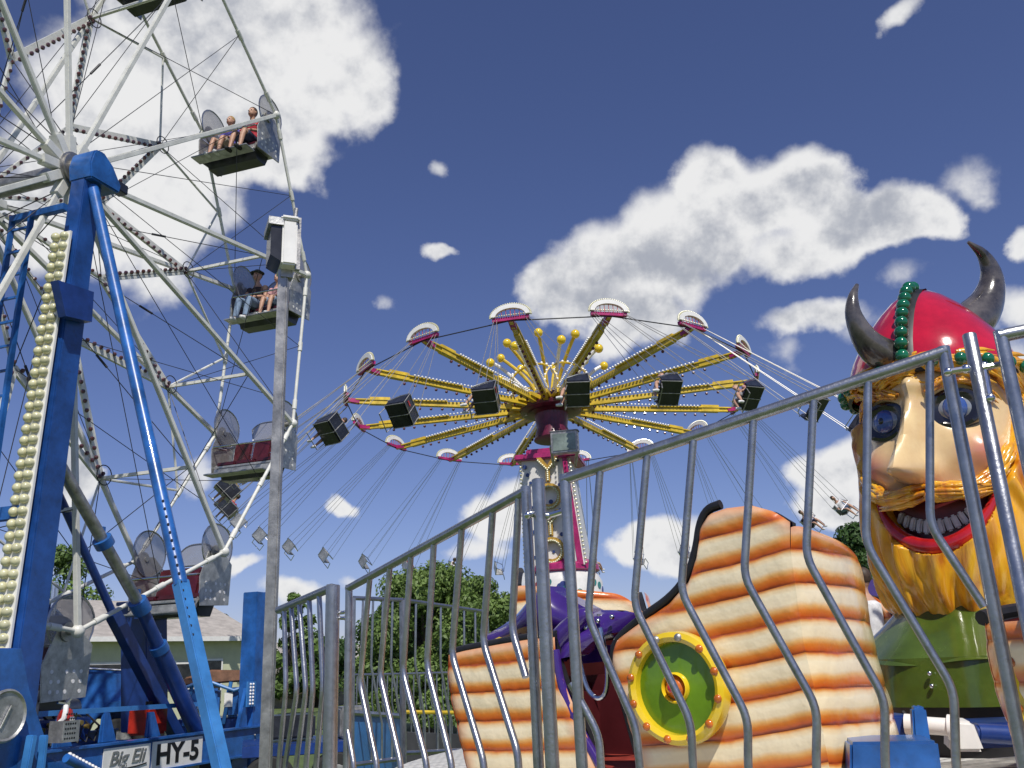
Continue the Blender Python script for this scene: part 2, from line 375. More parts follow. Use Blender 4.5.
BL = [(255, 25, 125, 85, 1), (335, 85, 62, 60, 1), (190, 105, 150, 85, 1), (110, 185, 120, 75, .9), (250, 150, 85, 45, 1), (30, 235, 75, 60, .8), (60, 115, 50, 42, .35), (120, 255, 70, 50, .6), (150, 20, 70, 60, .9),
      (552, 292, 48, 34, 1), (615, 272, 72, 56, 1), (690, 245, 85, 66, 1), (712, 180, 44, 40, 1), (752, 200, 66, 50, 1), (808, 182, 52, 42, 1), (868, 217, 78, 36, 1), (922, 214, 34, 26, .9), (635, 305, 54, 44, 1), (668, 318, 36, 24, .5), (570, 305, 50, 32, .9), (790, 250, 80, 30, .7),
      (808, 320, 60, 20, .75), (785, 352, 24, 16, .25), (975, 172, 28, 22, .3), (918, 8, 24, 16, .6), (1020, 240, 18, 22, .7), (1012, 312, 34, 26, .6), (437, 256, 19, 12, .75), (905, 275, 30, 18, .35), (860, 330, 40, 22, .3),
      (655, 538, 44, 30, 1), (690, 545, 50, 30, .9), (630, 548, 30, 20, .8), (852, 465, 52, 34, .9), (820, 470, 42, 26, .8), (830, 502, 50, 26, .9), (880, 490, 40, 30, .8), (487, 518, 44, 26, .9), (520, 502, 34, 28, .8), (470, 548, 40, 18, .6),
      (345, 502, 24, 9, .75), (250, 568, 36, 12, .8), (232, 574, 30, 8, .4), (80, 465, 26, 40, .8), (300, 598, 40, 16, .8), (16, 560, 40, 30, .6), (430, 166, 12, 9, .3), (386, 300, 14, 9, .3), (355, 575, 12, 7, .3), (1000, 360, 40, 24, .45), (200, 470, 18, 22, .35),
      (-150, 120, 160, 90, .9), (1250, 260, 150, 80, .9), (1300, 500, 90, 50, .8), (-250, 420, 120, 50, .8), (520, -180, 200, 60, .5)]
acc = None
for (px, py, rx, ry, amp) in BL:
    r_ = ray(px, py).normalized(); ca, ce = math.atan2(r_.x, r_.y), math.asin(r_.z)
    k = ray(px, py).length
    ra = rx / F_ / k / max(.3, math.cos(ce)) * .95; re = ry / F_ / k * .95
    dx = wm('DIVIDE', wm('SUBTRACT', azw, ca), ra); dy = wm('DIVIDE', wm('SUBTRACT', elw, ce), re)
    d2 = wm('ADD', wm('MULTIPLY', dx, dx), wm('MULTIPLY', dy, dy))
    v = wm('SUBTRACT', amp, wm('MULTIPLY', d2, .75 * amp))
    acc = v if acc is None else wm('SMOOTH_MAX', acc, v, .25)
det = wm('ADD', wm('MULTIPLY', wm('SUBTRACT', nA, .5), 1.5), wm('MULTIPLY', wm('SUBTRACT', nB, .5), .6))
den = wm('ADD', acc, det)
def mrange(v, a, b, c=0., d=1., smooth=True):
    q = N.new('ShaderNodeMapRange'); q.interpolation_type = 'SMOOTHSTEP' if smooth else 'LINEAR'
    q.inputs['From Min'].default_value = a; q.inputs['From Max'].default_value = b; q.inputs['To Min'].default_value = c; q.inputs['To Max'].default_value = d
    L.new(v, q.inputs['Value']); return q.outputs[0]
mask = mrange(den, .06, .62)
# billow relief: compare the density noise with the same noise a little nearer the sun
def shifted(scale, det_, rough, off, sh):
    mp = N.new('ShaderNodeMapping'); mp.inputs['Location'].default_value = (off + .12 * sh, off * .7 - .35 * sh, -off + sh); L.new(gen, mp.inputs['Vector'])
    n = N.new('ShaderNodeTexNoise'); n.inputs['Scale'].default_value = scale; n.inputs['Detail'].default_value = det_; n.inputs['Roughness'].default_value = rough
    L.new(mp.outputs[0], n.inputs['Vector']); return n.outputs['Fac']
rel1 = wm('SUBTRACT', shifted(7, 5, .55, 4.4, 0), shifted(7, 5, .55, 4.4, .035))
rel2 = wm('SUBTRACT', shifted(20, 5, .6, 2.2, 0), shifted(20, 5, .6, 2.2, .014))
thick = mrange(wm('ADD', acc, wm('ADD', wm('MULTIPLY', wm('SUBTRACT', nC, .5), 2.6), wm('ADD', wm('MULTIPLY', rel1, -3.2), wm('MULTIPLY', rel2, -2.0)))), .45, 1.75)
shade = N.new('ShaderNodeMix'); shade.data_type = 'RGBA'
shade.inputs['A'].default_value = (8.3, 8.3, 8.35, 1); shade.inputs['B'].default_value = (3.9, 4.15, 4.8, 1)
L.new(thick, shade.inputs['Factor'])
tint = N.new('ShaderNodeMix'); tint.data_type = 'RGBA'; tint.blend_type = 'MULTIPLY'; tint.inputs['Factor'].default_value = 1; tint.inputs['B'].default_value = (.70, .665, .90, 1)
L.new(sky.outputs[0], tint.inputs['A'])
cm = N.new('ShaderNodeMix'); cm.data_type = 'RGBA'
L.new(mask, cm.inputs['Factor']); L.new(tint.outputs['Result'], cm.inputs['A']); L.new(shade.outputs['Result'], cm.inputs['B'])
L.new(cm.outputs['Result'], bg.inputs['Color'])
S.view_settings.view_transform = 'Standard'; S.view_settings.look = 'None'; S.view_settings.exposure = 0; S.view_settings.gamma = 1

# ------------------------------------------------------------------ ground
g = MB(); n = 24
g.grid([[V((-600 + 1200 * i / n, -200 + 1400 * j / n, 0)) for i in range(n + 1)] for j in range(n + 1)])
tag(g.build('ground', grassm), kind='structure')

# ================================================================== FERRIS WHEEL
D = 10.9
HB = at(70, 171, D); RW = 6.138; WID = 1.7
d = V((math.sin(.3191), math.cos(.3191), 0)); a = V((d.y, -d.x, 0)); Z = V((0, 0, 1))
def wp(k, r, w=0.):      # point of the wheel: pivot number k (may be fractional), radius, sideways
    an = .1567 + (2 - k) * PI / 6
    return HB + a * w + (d * math.cos(an) + Z * math.sin(an)) * r
def tr(s, w, z): return V((HB.x, HB.y, 0)) + d * s + a * w + Z * z
def ontr(px, py, w): return onplane(px, py, HB + a * w, a)
wheel = thing('ferris_wheel', V((HB.x, HB.y, HB.z)), 'white lattice ferris wheel with square spokes and strings of dark bulbs', 'ferris wheel')
hub = MB()
hub.path([HB + a * .28, HB - a * (WID + .3)], .13, 18)
for w in (.02, -WID + .02):
    hub.path([HB + a * (w + .06), HB + a * (w - .06)], .25, 24)
    hub.path([HB + a * (w + .1), HB + a * (w - .1)], .22, 20)
hub.build('hub', steel_d, wheel)
for w in (0, -WID):
    for k in range(12):
        b = MB(); b.beam(wp(k, .2, w), wp(k, RW, w), .072, .072, a); b.beam(wp(k, .2, w), wp(k, .5, w), .13, .13, a)
        sp_ = b.build('spoke', whitep, wheel, bevel=.008)
        b = MB(); p, q = wp(k, RW, w), wp(k + 1, RW, w); b.tube(p, q, .031)
        for t in (.12, .5, .88):
            mpt = p.lerp(q, t); dr = (q - p).normalized(); b.tube(mpt - dr * .09, mpt + dr * .09, .045)
        b.ball(p, .085)
        b.build('rim_tube', whitep, wheel)
# star of light strips on the far side, cross bars, guy wires
for k in range(12):
    for kk in (k - .5, k + .5):
        p, q = wp(kk, 2.5, -WID), wp(k, 4.6, -WID)
        b = MB(); b.beam(p, q, .055, .11, a)
        st = b.build('light_strip', whitep, wheel)
        lb = MB(); dr = (q - p); nn = 15
        pr = dr.cross(a).normalized()
        if pr.dot(wp(k, 1, 0) - HB) < 0: pr = -pr
        for i in range(nn): lb.ball(p + dr * ((i + .7) / nn) + a * .05 - pr * .055, .038, nu=6, nv=4)
        lb.build('bulb_row', bulbd, st)
    p, q = wp(k - .5, 2.5, -WID), wp(k - .5, .5, -WID); b = MB(); b.beam(p, q, .045, .06, a); st = b.build('light_strip', whitep, wheel)
    lb = MB()
    for i in range(12): lb.ball(p.lerp(q, (i + .5) / 12) + a * .05, .03, nu=6, nv=4)
    lb.build('bulb_row', bulbd, st)
    for kk in (k - .5, k + .5):
        b = MB(); b.tube(wp(k, 4.6, -WID), wp(kk, 5.88, -WID), .022, seg=6); b.build('rim_strut', whitep, wheel)
    c = MB(); c.tube(wp(k, 5.2, 0), wp(k + .5, 2.5, -WID), .006, seg=5).tube(wp(k + .5, 5.9, 0), wp(k + 1, 4.6, -WID), .006, seg=5).tube(wp(k, .6, -WID), wp(k + 1, RW, -WID), .006, seg=5); c.build('guy_wire', rope, wheel)
    MB().beam(wp(k, 4.6, -WID), wp(k, 4.6, 0), .05, .05).build('cross_bar', whitep, wheel)
    hoop = MB(); cpt = wp(k, 4.55, -WID + .1); dr_ = wp(k, 1, 0) - HB; t_ = dr_.cross(a)
    hoop.path([cpt + (dr_ * math.cos(t) + t_ * math.sin(t)) * .16 for t in [i * PI / 8 for i in range(16)]], .009, 6, closed=True)
    hoop.build('cable_loop', rope, wheel)
    c = MB()
    c.tube(wp(k, 4.6, 0), wp(k + 1, RW, -WID), .007, seg=5).tube(wp(k, 4.6, -WID), wp(k + 1, RW, 0), .007, seg=5)
    c.tube(wp(k, .4, 0), wp(k + .5, 2.5, -WID), .008, seg=5).tube(wp(k, .4, -WID), wp(k, 4.6, 0), .007, seg=5)
    c.tube(wp(k, .5, 0), wp(k + .5, 5.92, 0), .006, seg=5)
    mm_ = wp(k, .4, -WID).lerp(wp(k, 4.6, 0), .55); dd_ = (wp(k, 4.6, 0) - wp(k, .4, -WID)).normalized()
    c.tube(mm_ - dd_ * .12, mm_ + dd_ * .12, .02, seg=6)
    c.build('guy_wire', rope, wheel)

# gondola prototype: pivot axis along x, riders look along -y
def gondola_proto():
    root = thing('gondola', V((0, 0, 0)), 'x', 'gondola', 'bench gondolas of the ferris wheel')
    w = .66
    b = MB(); b.box((0, .02, -.74), (2 * w, .56, .05)); b.build('seat_pan', alum, root, bevel=.012)
    cu = MB()
    for i in (-1, 0, 1): cu.box((i * .43, 0, -.68), (.41, .48, .09))
    cu.build('seat_cushion', maroon, root, bevel=.03)
    bk = MB(); ax = (V((1, 0, 0)), V((0, math.cos(.25), math.sin(.25))), V((0, -math.sin(.25), math.cos(.25))))
    ax = (V((1, 0, 0)), V((0, math.cos(.22), -math.sin(.22))), V((0, math.sin(.22), math.cos(.22))))
    for i in (-1, 0, 1): bk.box((i * .43, .31, -.4), (.41, .09, .5), ax)
    bk.build('backrest', maroon, root, bevel=.035)
    fr = MB()
    for z in (-.62, -.42, -.2): fr.tube((-w, .25 + (z + .62) * .22, z), (w, .25 + (z + .62) * .22, z), .011, seg=6)
    for x in (-.62, -.22, .22, .62): fr.tube((x, .25, -.62), (x, .35, -.15), .011, seg=6)
    fr.build('back_guard', chrome, root)
    def screen(name, pts, vec):
        q = MB(); q.prism(pts, vec); o = q.build(name, screenm, root)
        rr = MB(); rr.path([V(p) + V(vec) / 2 for p in pts], .014, 6, closed=True); rr.build('screen_rim', steel, o)
    for sgn in (-1, 1):
        x = sgn * w
        pts = [V((x, .05 + .36 * math.cos(t) * (1.15 if math.cos(t) > 0 else 1), .13 + (.34 if math.sin(t) > 0 else .42) * math.sin(t))) for t in [i * 2 * PI / 22 for i in range(22)]]
        screen('side_screen', pts, (.008, 0, 0))
        sp2 = MB(); sp2.prism([(x, -.3, -.84), (x, .42, -.8), (x, .46, -.15), (x, .2, .05), (x, -.16, .02), (x, -.34, -.4)], (sgn * .02, 0, 0))
        o = sp2.build('side_plate', alum, root, bevel=.004)
        hl = MB()
        for iy in range(5):
            for iz in range(3):
                if (iy + iz) % 4 != 3: hl.tube((x + sgn * .019, -.18 + iy * .12, -.72 + iz * .12), (x + sgn * .0235, -.18 + iy * .12, -.72 + iz * .12), .026, seg=8)
        hl.build('lightening_hole', blackr if sgn < 0 else whiteclean, o)
        br = MB(); br.tube((sgn * .64, 0, 0), (sgn * .86, 0, 0), .045); br.tube((sgn * .69, 0, 0), (sgn * .71, 0, 0), .12, seg=16)
        br.build('pivot_bearing', steel_d, root)
    pts = []
    for i in range(13):
        t = i / 12; x = -.34 + .68 * t; pts.append(V((x, .44, .24 - .12 * abs(2 * t - 1) ** 3)))
    pts += [V((.27, .38, -.12)), V((-.27, .38, -.12))]
    screen('back_screen', pts, (0, .008, 0))
    ft = MB(); ft.box((0, -.46, -.93), (1.25, .28, .03)); ft.box((0, -.32, -.86), (1.2, .03, .14))
    ft.build('footboard', alum, root, bevel=.008)
    fh = MB()
    for x in (-.6, .6): fh.path([(x, -.25, -.7), (x, -.3, -.85), (x, -.42, -.93)], .02, 6)
    fh.build('footboard_bracket', steel_d, root)
    sb = MB(); sb.path([(-.66, .1, -.32), (-.62, -.34, -.36), (.62, -.34, -.36), (.66, .1, -.32)], .018, 8); sb.build('lap_bar', chrome, root)
    un = MB(); un.prism([(-.55, -.24, -.77), (-.55, .24, -.77), (-.55, .14, -.98), (-.55, -.14, -.98)], (1.1, 0, 0)); un.build('under_frame', blackg, root)
    return root
gp = gondola_proto()
glabels = {0: 'gondola at the very top edge of the photo seen from below', 1: 'uppermost full gondola with two children riding in it', 2: 'gondola beside the floodlight pole, carrying a rider in a cap',
           3: 'empty gondola with maroon bench third down on the wheel', 4: 'empty maroon gondola low on the wheel before the blue brace', 5: 'lowest gondola, hanging beside the globe light column over the truck'}
gon = {}
for i, k in enumerate((0, 1, 2, 3, 4, 5)):
    o = gp if i == 0 else copy_tree(gp)
    o.location = wp(k, RW, -WID / 2); o.rotation_euler = (0, 0, math.atan2(a.y, a.x)); o['label'] = glabels[k]; gon[k] = o
for k in (5,):
    gon[k].rotation_euler[2] += 0

# ---------------------------------------------- ferris wheel trailer with towers
base = tr(0, .5, 0)
trailer = thing('ferris_wheel_trailer', base, 'blue steel ferris wheel trailer with tower, globe light column, rams and ladder', 'trailer')
T0 = .36                                       # sideways position of the near tower
tw = MB(); top = tr(0, T0, HB.z - .1)
tw.beam(tr(-.16, T0 - .09, .5), tr(0, T0 - .04, HB.z - .15), .27, .36, a, .24, .3)
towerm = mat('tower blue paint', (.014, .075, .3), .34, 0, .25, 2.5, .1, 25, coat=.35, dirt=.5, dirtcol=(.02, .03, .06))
tower = tw.build('tower', towerm, trailer, bevel=.012)
hd = MB(); hc = HB + a * T0
prof = [(-.16, .08), (-.12, .14), (.02, .17), (.2, .06), (.38, -.16), (.36, -.28), (-.16, -.3), (-.2, -.1)]
hd.prism([hc + d * x + Z * z - a * .19 for x, z in prof], a * .38); hd.build('tower_head', bluep, trailer, bevel=.02)
hd = MB(); hd.box(hc + d * .55 - a * .02 - Z * .06, (.2, .16, .14), (d, a, Z)); hd.build('bearing_cover', blackg, trailer, bevel=.01)
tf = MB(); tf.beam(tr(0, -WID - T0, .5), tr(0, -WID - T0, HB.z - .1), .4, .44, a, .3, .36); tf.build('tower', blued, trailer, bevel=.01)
gs = MB(); gs.prism([ontr(58, 280, T0 + .22), ontr(94, 292, T0 + .22), ontr(92, 322, T0 + .22), ontr(66, 316, T0 + .22)], -a * .12); gs.build('gusset', blued, trailer)
# globe strip on the camera side face of the tower
sb = MB(); P0 = tr(-.24, T0 - .10, HB.z - 1.1); P1 = tr(-.37, T0 - .16, 1.95)
sb.beam(P0, P1, .28, .03, a); strip = sb.build('light_board', whiteclean, trailer)
gl0 = None; ng = 37
for i in range(ng):
    for sg in (-1, 1):
        p = P0.lerp(P1, (i + .5) / ng) + a * (sg * .064) - d * .04
        if gl0 is None:
            q = MB(); q.ball((0, 0, 0), .06, nu=12, nv=8); gl0 = q.build('light_globe', globe); o = gl0
        else: o = gl0.copy(); COL.objects.link(o)
        o.parent = strip; o.location = p - root_of(strip)
    o.rotation_euler = (random.random() * 6, random.random() * 6, random.random() * 6)
    if o is not gl0 and random.random() < .1: o.location += d * .015 + Z * random.uniform(-.01, .01)
# ladder
ld = MB()
for w in (-.2, -.52): ld.beam(tr(-.42, w, 1.6), tr(-.34, w, HB.z - .75), .05, .07, a)
ld.build('ladder_rail', bluep, trailer, bevel=.005)
for i in range(18):
    t = (i + .5) / 18; z = 1.6 + (HB.z - 2.4) * t
    MB().beam(tr(-.42 + .08 * t, -.2, z), tr(-.42 + .08 * t, -.52, z), .03, .03).build('ladder_rung', bluep, trailer)
lb = MB(); lb.beam(tr(-.34, -.52, HB.z - .8), tr(-.34, T0, HB.z - .8), .08, .1); lb.beam(tr(-.3, -.36, 3.6), tr(-.3, .2, 3.6), .1, .16); lb.build('ladder_bracket', bluep, trailer, bevel=.006)
# outrigger pipe
f0 = at(93, 188, HB.y - .15); f1 = at(227, 792, 8.9)
bp_ = MB(); bp_.tube(f0, f0.lerp(f1, .74), .072, seg=18); bp_.build('outrigger_pipe', bluep, trailer)
bp_ = MB(); bp_.beam(f0.lerp(f1, .735), f1, .13, .13); bp_.box(f1 + V((0, 0, -.02)), (.5, .5, .03)); bp_.beam(f1, V((f1.x, f1.y, 0)), .1, .1)
op = bp_.build('outrigger_foot', bluel, trailer, bevel=.01)
hl = MB(); dr = (f1 - f0).normalized(); sdv = V((0, -1, 0)); sdv = (sdv - dr * sdv.dot(dr)).normalized(); lf = dr.cross(sdv)
for i in range(17):
    c0 = f0.lerp(f1, .62 + i * .012); hl.tube(c0 + sdv * .07 - lf * .03, c0 + sdv * .076 - lf * .03, .014, seg=8)
hl.build('pin_hole', blackr, op)
# lift ram
r0 = ontr(58, 462, T0 - .1); r1 = ontr(140, 606, T0 - .1); r2 = ontr(200, 738, T0 - .1)
q = MB(); q.tube(r0, r1, .075, seg=16); ram = q.build('ram_rod', steel_d, trailer)
q = MB(); q.tube(r1, r1.lerp(r2, .3), .088, seg=16); q.tube(r1.lerp(r2, .28), r2, .115, seg=16); q.build('ram_barrel', blued, trailer)
q = MB()
for c0, c1 in ((r0.lerp(r1, .51), r0.lerp(r1, .56)), (r0.lerp(r1, .96), r0.lerp(r1, 1.04)), (r1.lerp(r2, .28), r1.lerp(r2, .33))): q.tube(c0, c1, .125, seg=16); q.box(c0, (.05, .06, .3), (d, a, Z))
q.build('ram_clamp', bluep, trailer)
b0 = ontr(51, 478, -.2); b1 = ontr(112, 612, -.2); b2 = ontr(178, 738, -.2)
q = MB(); q.tube(b0, b1, .055, seg=14); q.beam(b1, b2, .15, .17, a); q.build('diagonal_brace', blued, trailer, bevel=.005)
# bed beams, sign board
z1 = ontr(45, 752, .5).z; z2 = ontr(240, 728, .5).z; zt = (z1 + z2) / 2
sA, sB = -1.6, (ontr(262, 730, .5) - HB).dot(d)
for w in (.5, -WID - .6):
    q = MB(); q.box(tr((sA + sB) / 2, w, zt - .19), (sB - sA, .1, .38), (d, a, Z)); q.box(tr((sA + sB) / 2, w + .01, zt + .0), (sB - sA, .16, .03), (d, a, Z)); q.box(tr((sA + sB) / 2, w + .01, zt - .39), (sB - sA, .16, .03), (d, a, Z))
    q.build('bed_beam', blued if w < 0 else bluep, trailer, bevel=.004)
for s in (-1.2, 0, 1.2, 2.6, 4.0):
    if s < sB: MB().box(tr(s, -WID / 2 - .05, zt - .2), (.12, 2.7, .12), (d, a, Z)).build('cross_member', blued, trailer)
for s in (.2, 3.0):
    q = MB(); q.beam(tr(s, .3, 0.03), tr(s, .3, zt - .4), .14, .14); q.box(tr(s, .3, .03), (.4, .4, .05)); q.build('levelling_jack', steel_d, trailer)
# mid rail of the bed with small uprights
rl = MB(); rl.beam(ontr(40, 714, .1), ontr(200, 704, .1), .05, .06, a); rl.build('bed_rail', bluel, trailer)
for px in (60, 105, 150, 190):
    q = MB(); p = ontr(px, 712, .1); q.beam(p, V((p.x, p.y, zt)), .06, .06, d); q.prism([p + d * -.05, p + d * .06, V((p.x, p.y, zt)) + d * .22, V((p.x, p.y, zt)) - d * .08], a * .02); q.build('rail_upright', bluep, trailer)
# lower tower mount and A brackets at the left
q = MB(); q.prism([ontr(-60, 648, .62), ontr(22, 648, .62), ontr(30, 690, .62), ontr(47, 742, .62), ontr(47, 775, .62), ontr(-60, 775, .62)], -a * .12); q.build('tower_mount', bluep, trailer, bevel=.01)
q = MB(); q.beam(ontr(32, 735, .72), ontr(22, 790, .72), .07, .1, d); q.beam(ontr(44, 735, .72), ontr(38, 790, .72), .05, .1, d); q.build('mount_bracket', bluel, trailer, bevel=.01)
dc = ontr(2, 716, .66); q = MB()
q.lathe(dc, [(0, .0), (.26, .0), (.27, .05), (.25, .07), (.23, .05), (.0, .045)], 30, (d, Z, a)); disc = q.build('drive_cover', alum, trailer)
q = MB(); q.beam(dc + a * .06 - d * .06 - Z * .12, dc + a * .06 + d * .05 + Z * .1, .015, .01); q.build('cover_handle', chrome, disc)
# mast column and corner cabinet
m0 = ontr(146, 712, -1.5)
q = MB(); q.beam(V((m0.x, m0.y, zt)), ontr(144, 604, -1.5), .5, .5, a); q.box(ontr(144, 604, -1.5), (.6, .6, .06), (d, a, Z)); q.build('mast_stub', blued, trailer, bevel=.01)
cA, cB = ontr(250, 768, .55), ontr(267, 768, .55); ct = ontr(258, 598, .55)
sc = (((cA + cB) / 2) - HB).dot(d); cw = (cB - cA).length
q = MB(); q.box(tr(sc, .42, (ct.z + .2) / 2 + .1), (cw, .26, ct.z - .2), (d, a, Z)); cab = q.build('corner_post', bluep, trailer, bevel=.01)
q = MB(); q.box(tr(sc - .06, .42, ct.z + .04), (cw * .4, .2, .06), (d, a, Z)); q.box(tr(sc + .12, .42, ct.z + .06), (cw * .25, .2, .1), (d, a, Z)); q.build('post_lug', blued, cab)
q = MB(); pp = ontr(251, 694, .57); q.box(pp, (.22, .02, .36), (d, a, Z)); rb = q.build('reflector_plate', bluel, cab)
q = MB()
for i in range(7):
    for j in (-1, 1): q.ball(pp + Z * (.14 - i * .047) + d * (.035 * j) + a * .012, .02, nu=8, nv=5)
q.build('reflector', whiteclean, rb)
q = MB(); pg = [ontr(247, 688, .53), ontr(247, 768, .53), ontr(231, 768, .53), ontr(236, 740, .53)]; q.prism(pg, -a * .06); q.build('corner_gusset', bluep, trailer)
q = MB()
for yy in (735, 742, 757, 762): q.ball(ontr(255, yy, .56), .016, nu=8, nv=5)
q.build('bolt', steel_d, cab)
# sign boards
def sign(x0, x1, y0, y1, name, label):
    w = .565; p = [ontr(x0, y0[0], w), ontr(x1, y0[1], w), ontr(x1, y1[1], w), ontr(x0, y1[0], w)]
    ssA = (p[0] - HB).dot(d); ssB = (p[1] - HB).dot(d); zc = (p[0].z + p[1].z + p[2].z + p[3].z) / 4; h = ((p[0].z - p[3].z) + (p[1].z - p[2].z)) / 2
    q = MB(); q.box(tr((ssA + ssB) / 2, w - .005, zc), (ssB - ssA, .012, h), (d, a, Z))
    o = q.build(name, whiteclean, trailer, bevel=.002); o['label'] = label
    return o, tr((ssA + ssB) / 2, w + .003, zc), ssB - ssA, h
s1, c1, w1, h1 = sign(153, 203, (742, 736), (770, 764), 'number_board', 'white board with black letters HY-5')
lettering('lettering', 'HY-5', h1 * .98, c1, (d, Z, a), .003, blackr, s1, sx=w1 / (h1 * 2.45))
s2, c2, w2, h2 = sign(104, 151, (749, 743), (778, 771), 'name_board', 'white board with outlined script letters BIG ELI')
lettering('lettering', 'Big Eli', h2 * .68, c2 + Z * h2 * .1, (d, Z, a), .003, blackr, s2, shear=.25, sx=w2 / (h2 * 2.2))
lettering('lettering_fill', 'Big Eli', h2 * .68, c2 + Z * (h2 * .1) + a * .004 - d * .012, (d, Z, a), .002, alum, s2, shear=.25, sx=w2 / (h2 * 2.2))
q = MB(); uz = c2 - Z * h2 * .28 + a * .003; q.path([uz - d * w2 * .1, uz + d * w2 * .2 + Z * .01, uz + d * w2 * .42 + Z * .03], .008, 6); q.build('underline', blackr, s2)
# light tube at lower left
q = MB(); l0 = ontr(66, 758, .75); l1 = ontr(104, 778, .75); q.tube(l0, l1, .05, seg=12); lt = q.build('tube_lamp_arm', bluep, trailer)
q = MB()
for i in range(12): q.ball(l0.lerp(l1, (i + 1) / 12) + Z * .05, .03, nu=8, nv=5)
q.build('lamp_bulb', whiteclean, lt)

# small cylinder, valves between the bed rails: hydraulic power unit
hp = tr(1.0, -.35, zt)
pu = thing('hydraulic_unit', hp, 'blue hydraulic pump unit with hoses behind the rail of the ferris wheel trailer', 'machine')
q = MB(); q.box(hp + V((0, 0, .16)), (.9, .5, .3), (d, a, Z)); q.build('tank', blued, pu, bevel=.02)
q = MB(); q.tube(hp + d * .1 + Z * .42 - a * .1, hp + d * .5 + Z * .42 - a * .1, .12, seg=16); q.tube(hp - d * .3 + Z * .3, hp - d * .3 + Z * .52, .09, seg=14); q.build('motor', steel_d, pu)
q = MB()
for i in range(6):
    x = -.35 + i * .14; q.path([hp + d * x + a * .26 + Z * .1, hp + d * (x + .05) + a * .36 + Z * .02, hp + d * (x + .12) + a * .35 + Z * .2, hp + d * (x + .16) + a * .1 + Z * .34], .014, 6)
q.build('hose', blackr, pu)
q = MB()
for i in range(7): q.tube(hp + d * (-.4 + i * .12) + a * .27 + Z * (.2 + .05 * (i % 2)), hp + d * (-.4 + i * .12) + a * .33 + Z * (.2 + .05 * (i % 2)), .03, seg=10)
q.build('valve', mat('brass', (.5, .35, .1), .35, .8), pu)
# red box
q = MB(); p = ontr(147, 732, -.2); p.z = zt
rbx = thing('red_tank', p, 'red metal tank standing on the ferris wheel trailer bed', 'tank')
hh = ontr(147, 706, -.2).z - zt
q.box(p + Z * (hh / 2 + .01), (.42, .35, hh), (d, a, Z)); q.build('tank_body', redlight, rbx, bevel=.03)
MB().tube(p + Z * hh, p + Z * (hh + .06), .05, seg=12).build('tank_cap', blackr, rbx)
# extinguisher in perforated pocket
p = ontr(63, 742, .52)
ex = thing('fire_extinguisher', p, 'red and white fire extinguisher in a perforated metal pocket on the trailer', 'fire extinguisher')
k_ = .30 / 1
htop = ontr(63, 703, .52).z - p.z
q = MB(); q.lathe(p, [(.0, .03), (.085, .03), (.09, .06), (.09, htop * .62), (.07, htop * .8), (.03, htop * .87), (.03, htop * .93), (0, htop * .93)], 22)
for f in range(len(q.f)): pass
q.build('cylinder', redlight, ex)
MB().path([p + a * .01 - d * .09 + Z * htop * .5, p + a * .05 - d * .075 + Z * htop * .6, p + a * .05 - d * .06 + Z * htop * .78, p - d * .03 + a * .02 + Z * htop * .92], .03, 8).build('hose_cover', whiteclean, ex)
q = MB(); q.box(p + Z * htop * .95, (.05, .05, .05), (d, a, Z)); q.beam(p + Z * htop * .97, p + Z * htop * 1.02 - d * .14, .03, .02); q.beam(p + Z * htop * 1.0, p + Z * htop * 1.1 + d * .05, .03, .02); q.build('valve_lever', chrome, ex)
q = MB(); q.box(p + Z * htop * .27 + a * .1, (.24, .012, htop * .55), (d, a, Z)); q.box(p + Z * htop * .27 - d * .12, (.012, .2, htop * .55), (d, a, Z)); q.box(p + Z * .01, (.24, .2, .012), (d, a, Z)); pk = q.build('pocket', alum, ex)
q = MB()
for i in range(5):
    for j in range(6): q.tube(p + a * .104 + d * (-.09 + i * .035) + Z * (.04 + j * .052), p + a * .1095 + d * (-.09 + i * .035) + Z * (.04 + j * .052), .012, seg=6)
q.build('punch_hole', blackr, pk)
q = MB(); q.box(p + Z * htop * .58 + a * .091 + d * .01, (.07, .004, .05), (d, a, Z)); q.build('instruction_label', whiteclean, ex)

